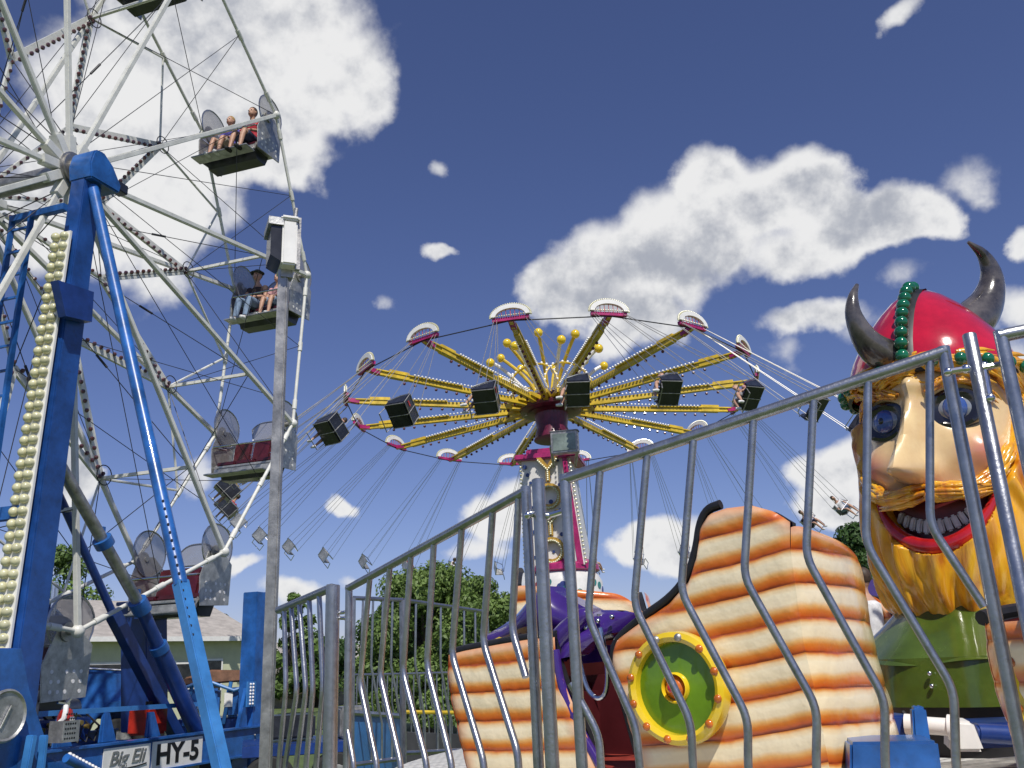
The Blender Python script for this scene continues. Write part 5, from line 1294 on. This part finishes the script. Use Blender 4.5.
# soften the blush border: reuse blush with skin noise by blending materials is left to the paint noise
# eyes
for sg, dz in ((-1, .0), (1, .0)):
    th = sg * .50; c = HV(th, face_r(th, .18) - .035, .17); nrm = (Fd * math.cos(th * .55) + Xr * math.sin(th * .55)).normalized(); x_ = Z.cross(nrm).normalized(); ax = (x_, Z, nrm)
    q = MB(); q.lathe(c + nrm * .062, [(.0, .0), (.165, -.05), (.162, .03), (.15, .055), (.125, .06), (.105, .05)], 32, ax, 1.15, .9); e = q.build('eye_socket', eyek, vik)
    q = MB(); q.ball(c + nrm * .055, (.135, .105, .085), ax, 24, 16); e = q.build('eyeball', eyew, vik)
    ic = c + nrm * .105 - x_ * .0 - Z * .0
    q = MB(); q.ball(ic, (.082, .084, .05), ax, 24, 14); q.build('iris', eyeb, e)
    q = MB(); q.ball(ic + nrm * .028, (.034, .037, .026), ax, 16, 10); q.build('pupil', eyek, e)
    # upper lid
    q = MB(); rws = []
    for j in range(5):
        ph = .35 + j * .3; rws.append([c + nrm * (.055 + .1 * math.cos(ph) * math.cos(t)) + x_ * (.155 * math.sin(t)) + Z * (.125 * math.sin(ph) * math.cos(t * .8)) for t in [(-1.4 + 2.8 * i / 16) for i in range(17)]])
    q.grid(rws[2:]); q.build('eyelid', skinp, e)
# eyebrows
def strands(name, pts, rad, n, m_, parent, up_=.05, seed=1, flick=.08):
    """a tuft: many tapered locks along a centre line"""
    rnd = random.Random(seed); q = MB()
    P = smooth_poly([V(p) for p in pts], 2)
    q.path(P, [rad * math.sin(PI * (i + .8) / (len(P) + .6)) ** .6 for i in range(len(P))], 12)
    for k in range(n):
        t = k / n; i = min(len(P) - 2, int(t * (len(P) - 1))); p = P[i]; tg = (P[i + 1] - P[i]).normalized()
        o = V((rnd.gauss(0, 1), rnd.gauss(0, 1), rnd.gauss(0, 1))).normalized(); o = (o - tg * o.dot(tg)).normalized()
        if o.dot(Fd) < -.2: o = -o
        b0 = p + o * rad * .75; L2 = rad * rnd.uniform(1.6, 2.6)
        q.path([b0 - tg * L2 * .3, b0 + tg * L2 * .4 + o * rad * .16, b0 + tg * L2 * .9 + o * rad * .12 + Z * flick * rad * 1.5, b0 + tg * L2 * 1.5 + o * rad * .05 + Z * flick * rnd.uniform(-.3, 1) * rad * 6], [rad * .24, rad * .36, rad * .24, .003], 8)
    return q.build(name, m_, parent, sharp=80)
for sg in (-1, 1):
    strands('eyebrow', [HV(sg * .18, face_r(sg * .18, .3) + .02, .30), HV(sg * .42, face_r(.42, .36) + .02, .365), HV(sg * .66, face_r(.66, .36) + .02, .36), HV(sg * .88, face_r(.88, .3) + .01, .27)], .038, 18, browm, vik, seed=5 + sg)
# fringe under the helmet
for i, (t0, t1) in enumerate([(-1.25, -.65), (-.75, -.1), (.12, -.2), (.1, .7), (.6, 1.2), (1.1, 1.7)]):
    strands('hair_fringe', [HV(t0, .55, .53 - .04 * abs(t0)), HV((t0 + t1) / 2, .57, .49), HV(t1, .54, .45 - .06 * abs(t1))], .06, 26, beardm, vik, seed=20 + i)
# side hair
for sg in (-1, 1):
    for i in range(5):
        th = sg * ((1.55 if sg > 0 else 2.2) + .28 * i); strands('side_hair', [HV(th, .45, .46), HV(th + .03, .47, .2), HV(th - .03, .47, -.15), HV(th + .02 * sg, .46, -.6 - .05 * (i % 2))], .07, 24, beardm, vik, seed=40 + i * 2 + sg)
# beard: displaced shell with grooved locks
MZ = -.54; MW = .70; MC = .19           # mouth centre height, half width (angle), rise of its corners
def mz(t): return MZ + MC * (abs(t) / MW) ** 2
def beard_r(th, z):
    t = (-.14 - z) / 1.16
    w = .585 * (1 - .28 * max(0, t) ** 2.2) * (1 + .08 * math.sin(PI * min(1, max(0, t))))
    groove = .020 * abs(math.sin(th * 11 + 2.2 * math.sin(z * 5 + th * 2) + 3 * z)) + .012 * math.sin(th * 30 + 3 * math.sin(z * 4 + th * 2)) + .017 * math.sin(th * 13 - 3 * z + 2 * math.sin(3 * th)) + .02 * mnoise.noise(V((th * 7, z * 2, 1.3)))
    return w + groove + .05 * gauss(th, .6) * gauss(z + .95, .3)
def in_mouth(th, z):
    if abs(th) > MW: return 9
    half = .14 * math.sqrt(max(0.0, 1 - (th / MW) ** 2)) + .004
    return abs(z - mz(th) + .01) / half
def beard_surface(th, z):
    k = in_mouth(th, z); r = beard_r(th, z)
    if k < 1.5: r = min(r, .56) - .24 * max(0, min(1, (1.5 - k) / .4))
    return r
q = MB(); nt_, nz_ = 260, 110; rows = []
for j in range(nz_ + 1):
    row = []
    for i in range(nt_ + 1):
        th = -2.2 + 4.4 * i / nt_; v = j / nz_
        ztop = -.36 + .72 * max(0, min(1, (abs(th) - .72) / .8)) ** 1.1
        zbot = -1.30 + .03 * math.sin(th * 17) + .025 * math.sin(th * 31) + .14 * (abs(th) / 2.2) ** 2
        z = ztop + (zbot - ztop) * v
        r = beard_surface(th, z)
        fade = max(0, 1 - v / .06); r = r * (1 - fade) + min(r, face_r(th, z) - .02 if z > -.7 else .4) * fade
        close = max(0, (v - .82) / .18); r *= (1 - .75 * close ** 2.2)
        row.append(HV(th, r, z))
    rows.append(row)
q.grid(rows); beard = q.build('beard', beardm, vik, sharp=80, recalc=True)
# moustache wings sweeping from under the nose, with the grooved look
for sg in (-1, 1):
    P_ = [HV(sg * .03, .63, -.375), HV(sg * .24, .64, -.395), HV(sg * .48, .60, -.385), HV(sg * .70, .57, -.31), HV(sg * .88, .55, -.2)]
    strands('moustache', P_, .058, 36, beardm, vik, seed=70 + sg, flick=.03)
def lipline(v, r, tt, a_=.14): return [HV(t, r, mz(t) + v * (a_ * math.sqrt(max(0, 1 - (t / (MW + .02)) ** 2)))) for t in tt]
q = MB(); rws = []
tt = [-(MW + .01) + 2 * (MW + .01) * i / 34 for i in range(35)]
for j in range(9):
    v = -1.2 + 2.4 * j / 8; rws.append(lipline(v, .49, tt))
q.grid(rws); q.build('mouth', mouthm, vik)
q = MB(); q.path(lipline(-1.3, .575, tt), [.012 + .045 * math.sin(PI * i / 34) ** .6 for i in range(35)], 12); q.build('lower_lip', lipm, vik)
q = MB(); q.path(lipline(1.05, .565, tt), [.010 + .024 * math.sin(PI * i / 34) ** .6 for i in range(35)], 10); q.build('upper_lip', lipm, vik)
for i in range(12):
    t = -.53 + 1.06 * (i + .5) / 12; sl_ = 2 * MC * t / MW ** 2 / .56
    nrm = (Fd * math.cos(t) + Xr * math.sin(t)); xx = (Xr * math.cos(t) - Fd * math.sin(t))
    k = math.sqrt(max(0, 1 - (t / MW) ** 2))
    q = MB(); q.box(HV(t, .50, mz(t) - .045), (.040, .05, .078 * k + .018), ((xx + Z * sl_).normalized(), nrm, (Z - xx * sl_).normalized())); q.build('tooth', toothm, vik, bevel=.01)
# helmet
hp = [(.565, .46), (.57, .52), (.56, .58), (.525, .68), (.465, .79), (.385, .91), (.295, 1.02), (.195, 1.12), (.10, 1.185), (.035, 1.205), (0, 1.21)]
q = MB(); rws = []
for r, z in hp: rws.append([HV(2 * PI * i / 64, r * (1 - .0 * math.cos(2 * PI * i / 64)), z) for i in range(64)])
q.grid(rws, closed=True); helm = q.build('helmet', redp, vik, sharp=70)
q = MB(); rws = [[HV(2 * PI * i / 64, r, z + .02 * math.cos(4 * PI * i / 64)) for i in range(64)] for r, z in ((.565, .42), (.588, .43), (.595, .47), (.588, .51), (.565, .52))]; q.grid(rws, closed=True); q.build('brow_band', blackr, helm)
q = MB(); prof = hp[1:]; th0 = -.12
for sgn in (0,):
    pts = [(r + .012, z) for r, z in prof]
    rws = [[HV(t, r, z) + (Xr * ((k - 2) * .035)) for k, t in enumerate([0] * 5)] for r, z in pts]
    rws = [[HV(0, r + (.0 if abs(k) < 2 else -.03), z) + Xr * (k * .04) for k in (-2, -1, 0, 1, 2)] for r, z in pts] + [[HV(PI, r + (.0 if abs(k) < 2 else -.03), z) + Xr * (k * .04) for k in (-2, -1, 0, 1, 2)] for r, z in pts[::-1]]
    q.grid(rws); q.build('crest_band', blackr, helm)
def prof_pt(s):
    ls = [0]
    for i in range(1, len(hp)): ls.append(ls[-1] + math.hypot(hp[i][0] - hp[i - 1][0], hp[i][1] - hp[i - 1][1]))
    x = s * ls[-1]
    for i in range(1, len(hp)):
        if x <= ls[i]: k = (x - ls[i - 1]) / (ls[i] - ls[i - 1]); return (hp[i - 1][0] + (hp[i][0] - hp[i - 1][0]) * k, hp[i - 1][1] + (hp[i][1] - hp[i - 1][1]) * k)
    return hp[-1]
for i in range(10):
    r, z = prof_pt(.08 + i * .1 if i < 9 else .99); q = MB(); q.ball(HV(0, r + .04, z + .02), .048, nu=16, nv=10); q.build('stud', greenb, helm)
for i in range(22):
    t = i * 2 * PI / 22; q = MB(); q.ball(HV(t, .615, .47 + .02 * math.cos(2 * t)), .045, nu=14, nv=9); q.build('stud', greenb, helm)
# horns (points given by where they stand in the picture, at the helmet's distance)
def horn(px, r, Ys):
    P = [at(x, y, Y) for (x, y), Y in zip(px, Ys)]; P = smooth_poly(P, 2); n_ = len(P)
    ls = [0]
    for i in range(1, n_): ls.append(ls[-1] + (P[i] - P[i - 1]).length)
    rr = []
    for l in ls:
        t = l / ls[-1]; x = t * (len(r) - 1); i = min(len(r) - 2, int(x)); rr.append(r[i] + (r[i + 1] - r[i]) * (x - i))
    q = MB(); q.path(P, rr, 22); return q.build('horn', hornm, helm)
Yc = RC.y
horn([(897, 362), (870, 348), (853, 318), (852, 298), (857, 285)], [.135, .115, .075, .045, .014], [Yc - .25, Yc - .35, Yc - .4, Yc - .4, Yc - .35])
horn([(960, 332), (985, 309), (994, 280), (985, 255), (968, 242)], [.17, .15, .105, .06, .012], [Yc + .05, Yc + .1, Yc + .1, Yc + .05, Yc])
# shirt: bell with folded hem, skirt below
def bell(th, z, amp=.02): return None
zs = [(-.78, .50), (-.95, .60), (-1.15, .70), (-1.35, .80)]
zt_, zh_ = -.70, None
hem = onplane(935, 663, V((RC.x, RC.y, 0)) + Fd * .9, Fd).z - hz0
sk = onplane(935, 707, V((RC.x, RC.y, 0)) + Fd * .82, Fd).z - hz0
q = MB(); rws = []
for j in range(30):
    v = j / 29; z = -.85 + (hem + .85) * v; r = .30 + .58 * v ** 1.25
    rws.append([HV(2 * PI * i / 120, r + .02 * v * math.sin(9 * 2 * PI * i / 120 + 2 * math.sin(2 * PI * i / 120 * 2)) + .02 * mnoise.noise(V((i * .15, z * 4, 0))), z + .012 * v * math.sin(7 * 2 * PI * i / 120)) for i in range(120)])
q.grid(rws, closed=True)
rws2 = [rws[-1], [p + (V((RC.x, RC.y, p.z)) - p) * .1 + Z * .02 for p in rws[-1]]]; q.grid(rws2, closed=True); q.build('shirt', greens, vik, sharp=60)
q = MB(); rws = []
for j in range(8):
    v = j / 7; z = hem + .03 + (sk - hem - .03) * v
    rws.append([HV(2 * PI * i / 120, .86 + .03 * v + .012 * math.sin(12 * 2 * PI * i / 120), z) for i in range(120)])
q.grid(rws, closed=True); q.build('skirt', greens, vik, sharp=60)
for dy_ in (0, .07):
    q = MB(); q.ball(HV(-.1, .885, sk + .12 + dy_), .014); q.build('screw', chrome, vik)
# machinery below
mc = thing('centre_machinery', V((RC.x, RC.y, DZ)), 'blue ride centre frame with white pipe under the viking skirt', 'machinery')
zk = hz0 + sk
q = MB(); q.lathe(V((RC.x, RC.y, 0)), [(0, DZ), (.75, DZ), (.75, zk + .02), (0, zk + .02)], 36); q.build('core', blackr, mc)
pt = lambda x, y, Y: at(x, y, Y)
q = MB(); A_, B_ = pt(905, 724, 4.95), pt(948, 727, 4.85); q.tube(A_, B_, .042, seg=14); q.tube(A_, A_ + (A_ - B_).normalized() * -.04, .05, seg=14); q.tube(B_, B_ + (B_ - A_).normalized() * .03, .06, seg=14); q.build('white_pipe', whiteclean, mc)
q = MB(); q.prism([pt(950, 720, 4.9), pt(973, 722, 4.9), pt(985, 752, 4.9), pt(950, 752, 4.9)], V((.1, .3, 0))); q.build('white_pedestal', whiteclean, mc, bevel=.015)
q = MB(); q.prism([pt(912, 708, 4.6), pt(918, 705, 4.6), pt(926, 708, 4.6), pt(931, 742, 4.6), pt(914, 742, 4.6)], V((.02, .08, 0))); q.build('blue_bracket', bluep, mc, bevel=.01)
q = MB(); q.box(pt(993, 732, 5.2), (.35, .4, .12)); q.tube(pt(1012, 735, 5.0), pt(975, 733, 5.0), .05, seg=12); q.box(pt(893, 728, 5.1), (.12, .3, .14)); q.build('blue_motor', blued, mc, bevel=.01)
q = MB()
for i in range(5): q.path([pt(885 + i * 9, 712 + (i % 2) * 4, 5.15), pt(893 + i * 9, 722, 5.1), pt(897 + i * 10, 735, 5.1)], .012, 6)
q.build('hose', blackr, mc)
q = MB(); q.prism([pt(850, 742, 4.05), pt(938, 741, 4.05), pt(946, 800, 4.05), pt(850, 800, 4.05)], V((.08, .35, 0)))
bb = tag(q.build('blue_box', bluep, None, bevel=.012, origin=V((pt(895, 770, 4.05).x, 4.2, DZ))), 'plain blue steel box on the deck in front of the viking', 'box')
q = MB()
A_ = pt(957, 753, 4.6); u_ = V((.95, .25, 0)).normalized(); w_ = V((-.25, .95, 0)).normalized()
q.box(V((A_.x + .3, A_.y - .3, DZ + .05)), (.9, .9, .08), (u_, w_, Z))
rp_ = tag(q.build('ramp_plate', mat('ribbed plate white', (.6, .58, .54), .5, 0, .15, 5), None, origin=V((A_.x + .3, A_.y - .3, DZ))), 'pale ribbed metal step plate at the lower right, by the blue motor', 'step plate')
q = MB()
for i in range(9): q.box(V((A_.x + .3, A_.y - .3, DZ + .095)) + w_ * (-.4 + i * .1), (.86, .03, .015), (u_, w_, Z))
q.build('rib', alum, rp_, bevel=.003)

# ================================================================== PEOPLE
hairm = {'blond': mat('blond hair', (.42, .28, .1), .6, 0, .2, 30), 'brown': mat('brown hair', (.06, .035, .02), .6, 0, .3, 30)}
eyedm = mat('eye dark', (.03, .02, .02), .3); lipsm = mat('lip', (.35, .12, .1), .5)
def remeshed(mb, name, mt, parent, vox):
    me = bpy.data.meshes.new('tmp'); me.from_pydata(mb.v, [], mb.f); bm = bmesh.new(); bm.from_mesh(me); bmesh.ops.recalc_face_normals(bm, faces=bm.faces); bm.to_mesh(me); bm.free()
    ob = bpy.data.objects.new('tmp', me); COL.objects.link(ob); md = ob.modifiers.new('r', 'REMESH'); md.mode = 'VOXEL'; md.voxel_size = vox
    sm = ob.modifiers.new('s', 'SMOOTH'); sm.factor = .5; sm.iterations = 2
    dg = bpy.context.evaluated_depsgraph_get(); m2 = bpy.data.meshes.new_from_object(ob.evaluated_get(dg)); bpy.data.objects.remove(ob); m2.name = name
    m2.materials.clear(); m2.materials.append(mt); m2.shade_smooth()
    o = bpy.data.objects.new(name, m2); COL.objects.link(o); o.parent = parent; return o
def seated(label, Mx, sc, shirt, pants, hair='brown', arms='rest', cap=None, shoes=None, vox=.016, turn=0., legs=True, group=None, long_trousers=False, lean=0.):
    """Mx: matrix of the seat; origin on the seat surface at the hips, sitter faces -y, up z"""
    t = thing('person', V((0, 0, 0)), label, 'person', group)
    b = MB(); J = {}
    def P(x, y, z): return V((x, y, z)) * sc
    hipz = .10; sh = .55; ly = lean
    spine = [P(0, .02, hipz), P(0, .04 - ly * .3, .3), P(0, .02 - ly, sh - .05), P(0, .0 - ly, sh + .08)]
    b.path(spine, [.15 * sc, .13 * sc, .145 * sc, .055 * sc], 14, flat=.72, side=(1, 0, 0))
    hc = P(0, -.02 - ly, sh + .24)
    b.tube(P(0, 0 - ly, sh), hc - P(0, 0, .06), .052 * sc, .05 * sc)
    b.ball(hc, (.078 * sc, .095 * sc, .115 * sc), nu=18, nv=14); b.ball(hc + P(0, -.06, -.05), (.055 * sc, .05 * sc, .06 * sc))
    b.path([hc + P(0, -.09, .03), hc + P(0, -.118, -.02), hc + P(0, -.09, -.03)], [.012 * sc, .017 * sc, .01 * sc], 8)
    for s in (-1, 1): b.ball(hc + P(s * .08, .01, -.0), (.012 * sc, .022 * sc, .032 * sc), nu=8, nv=6)
    shirtb = MB(); pantb = MB(); shoeb = MB()
    shirtb.path([p.copy() for p in spine[:3]] + [P(0, .0 - ly, sh + .02)], [.165 * sc, .145 * sc, .16 * sc, .075 * sc], 14, flat=.76, side=(1, 0, 0))
    for s in (-1, 1):
        shd = P(s * .17, .01 - ly, sh - .03)
        if arms == 'rest': el = P(s * .24, -.08 - ly, .28); wr = P(s * .14, -.32, .2)
        elif arms == 'bar': el = P(s * .25, -.12 - ly, .34); wr = P(s * .2, -.36, .34)
        else: el = P(s * .34, -.05 - ly, sh + .1); wr = P(s * .36, -.02 - ly, sh + .38)
        b.path([shd, shd.lerp(el, .5), el, wr], [.052 * sc, .047 * sc, .038 * sc, .027 * sc], 10)
        shirtb.path([shd * .9 + spine[2] * .1, shd, shd.lerp(el, .6)], [.06 * sc, .065 * sc, .058 * sc], 10)
        hd_ = (wr - el).normalized(); side_ = hd_.cross(V((0, 0, 1))).normalized() if abs(hd_.z) < .9 else V((1, 0, 0)); palm = wr + hd_ * .05 * sc
        b.ball(palm, (.04 * sc, .04 * sc, .022 * sc), nu=10, nv=7)
        for f in range(4):
            o = side_ * ((f - 1.5) * .02 * sc); L3 = (.06, .07, .066, .052)[f] * sc; p0 = palm + o + hd_ * .03 * sc; b.path([p0 - hd_ * .02 * sc, p0 + hd_ * L3 * .5, p0 + hd_ * L3 * .85 - V((0, 0, .02 * sc))], [.011 * sc, .010 * sc, .007 * sc], 6)
        b.path([palm - side_ * s * .02 * sc, palm - side_ * s * .05 * sc + hd_ * .02 * sc, palm - side_ * s * .052 * sc + hd_ * .05 * sc], [.013 * sc, .011 * sc, .008 * sc], 6)
        hp_2 = P(s * .09, 0, hipz); kn = P(s * .11, -.42, .13); an = P(s * .11, -.52, -.27)
        b.path([hp_2, hp_2.lerp(kn, .5), kn, kn.lerp(an, .35), an], [.085 * sc, .075 * sc, .055 * sc, .055 * sc, .035 * sc], 10)
        b.path([an, an + P(0, -.02, -.05), an + P(0, -.12, -.07)], [.036 * sc, .04 * sc, .025 * sc], 8)
        fr_ = [hp_2 + P(0, .05, 0), hp_2.lerp(kn, .55), kn.lerp(hp_2, .15)]
        if long_trousers: fr_ += [kn, kn.lerp(an, .5), an]
        pantb.path(fr_, [.10 * sc, .092 * sc, .078 * sc] + ([.072 * sc, .065 * sc, .052 * sc] if long_trousers else []), 10)
        shoeb.path([an + P(0, .04, -.045), an + P(0, -.04, -.05), an + P(0, -.15, -.065)], [.045 * sc, .05 * sc, .034 * sc], 10)
    pantb.ball(P(0, .02, hipz), (.17 * sc, .13 * sc, .1 * sc))
    bo = remeshed(b, 'body', skin, t, vox * sc); remeshed(shirtb, 'shirt', shirt, t, vox * sc); remeshed(pantb, 'trousers', pants, t, vox * sc); remeshed(shoeb, 'shoes', shoes or cloth('white', (.7, .7, .7)), t, vox * sc)
    hb_ = MB(); hb_.ball(hc + P(0, .02, .03), (.086 * sc, .098 * sc, .105 * sc), nu=18, nv=12)
    # trim the hair away from the face
    ho = hb_.build('hair', hairm[hair], t)
    bm = bmesh.new(); bm.from_mesh(ho.data); bmesh.ops.delete(bm, geom=[v for v in bm.verts if v.co.y < hc.y - .045 * sc and v.co.z < hc.z + .06 * sc or v.co.z < hc.z - .06 * sc], context='VERTS'); bm.to_mesh(ho.data); bm.free()
    e = MB()
    for s in (-1, 1): e.ball(hc + P(s * .032, -.088, .012), (.013 * sc, .009 * sc, .009 * sc), nu=8, nv=6)
    e.build('eyes', eyedm, bo); e = MB(); e.path([hc + P(-.025, -.098, -.062), hc + P(0, -.107, -.066), hc + P(.025, -.098, -.062)], [.004 * sc, .008 * sc, .004 * sc], 6); e.build('mouth', lipsm, bo)
    if cap:
        e = MB(); e.ball(hc + P(0, .01, .06), (.09 * sc, .105 * sc, .075 * sc), nu=18, nv=10); e.lathe(hc + P(0, -.01, .055), [(.08 * sc, 0), (.14 * sc, -.01 * sc), (.14 * sc, .0), (.08 * sc, .015 * sc)], 20); e.build('cap', cap, t)
    t.matrix_world = Mx
    return t
def in_gondola(k, x): 
    o = gon[k]; return Matrix.Translation(o.location) @ Matrix.Rotation(o.rotation_euler[2], 4, 'Z') @ Matrix.Translation(V((x, -.02, -.63)))
seated('child in a red shirt at the right of the uppermost full gondola', in_gondola(1, .33), 1.0, cloth('red', (.45, .02, .04)), cloth('dark blue', (.03, .04, .09)), 'brown', shoes=cloth('black', (.02, .02, .02)))
seated('blond child in blue at the left of the uppermost full gondola', in_gondola(1, -.18), .92, cloth('violet blue', (.09, .08, .35)), cloth('khaki', (.3, .26, .2)), 'blond')
seated('adult in dark shirt and grey cap in the gondola by the floodlight pole', in_gondola(2, -.28), 1.02, cloth('dark', (.05, .03, .03)), cloth('denim', (.2, .28, .4)), 'brown', cap=cloth('grey green', (.07, .08, .07)), long_trousers=True)
seated('child in pink top riding beside the adult in the cap', in_gondola(2, .2), .85, cloth('pink', (.55, .3, .3)), cloth('denim', (.2, .28, .4)), 'brown')
def in_chair(k, sg, x=0.): return chairs[(k, sg)].matrix_world @ Matrix.Translation(V((x, .06, .02)))
seated('rider in yellow shirt with pale legs on the swing chair inside the wheel rim', in_chair(13, 1, .0), .95, cloth('yellow', (.6, .38, .03)), cloth('orange red', (.4, .06, .03)), 'brown', vox=.02)
seated('rider in a red shirt in the swing chair left of the yellow sweeps', in_chair(15, -1, -.1), .95, cloth('red', (.45, .02, .04)), cloth('dark blue', (.03, .04, .09)), 'brown', vox=.02)
seated('rider with red sleeves in the swing chair before the wheel rim', in_chair(13, -1, 0), .9, cloth('red', (.45, .02, .04)), cloth('grey', (.3, .3, .32)), 'brown', vox=.02)
seated('rider in red over the bushy tree', in_chair(10, -1), .95, cloth('red', (.45, .02, .04)), cloth('dark blue', (.03, .04, .09)), 'brown', vox=.02)
seated('rider in white over the bushy tree, nearest the tower', in_chair(9, 1), .95, cloth('white', (.7, .7, .7)), cloth('dark blue', (.03, .04, .09)), 'brown', vox=.02)
seated('rider with outstretched pale legs in the double chair right of the hub', in_chair(1, -1, .1), 1., cloth('grey', (.3, .3, .32)), cloth('denim', (.2, .28, .4)), 'brown', vox=.02)
seated('blond rider in the dark double chair at the right of the sweeps', in_chair(1, 1, -.1), 1., cloth('pink', (.55, .3, .3)), cloth('grey', (.3, .3, .32)), 'blond', vox=.02)
seated('rider in dark clothes in a swing chair over the dark tree', in_chair(5, 1), .95, cloth('dark', (.05, .03, .03)), cloth('dark blue', (.03, .04, .09)), 'brown', vox=.02)
seated('rider in white shirt in the dark double chair in front of the hub', in_chair(0, 1, -.05), 1., cloth('white', (.7, .7, .7)), cloth('khaki', (.3, .26, .2)), 'brown', vox=.02)
seated('rider in pale top in the dark double chair with the red patch', in_chair(0, -1, 0), 1., cloth('grey', (.3, .3, .32)), cloth('denim', (.2, .28, .4)), 'brown', vox=.02)
seated('rider in orange shirt in a silver chair above the striped boat crest', in_chair(6, 1), .95, cloth('orange', (.5, .16, .03)), cloth('dark blue', (.03, .04, .09)), 'brown', vox=.025)
seated('rider in blue shirt in the silver chair beside the cloud right of the tower', in_chair(8, -1), .95, cloth('blue', (.05, .1, .4)), cloth('grey', (.3, .3, .32)), 'brown', vox=.025)
seated('rider in white shirt in the swing chair nearest the statue mouth', in_chair(5, -1), .95, cloth('white', (.7, .7, .7)), cloth('denim', (.2, .28, .4)), 'brown', vox=.025)
pb = at(866, 600, 8.3); d2 = (-V((pb.x, pb.y, 0))).normalized()
seated('child in white seated in the far striped boat beside the green shirt', Matrix.Translation(pb - Z * .45) @ Matrix.Rotation(R(-150), 4, 'Z'), .8, cloth('white', (.7, .7, .7)), cloth('white', (.7, .7, .7)), 'brown')
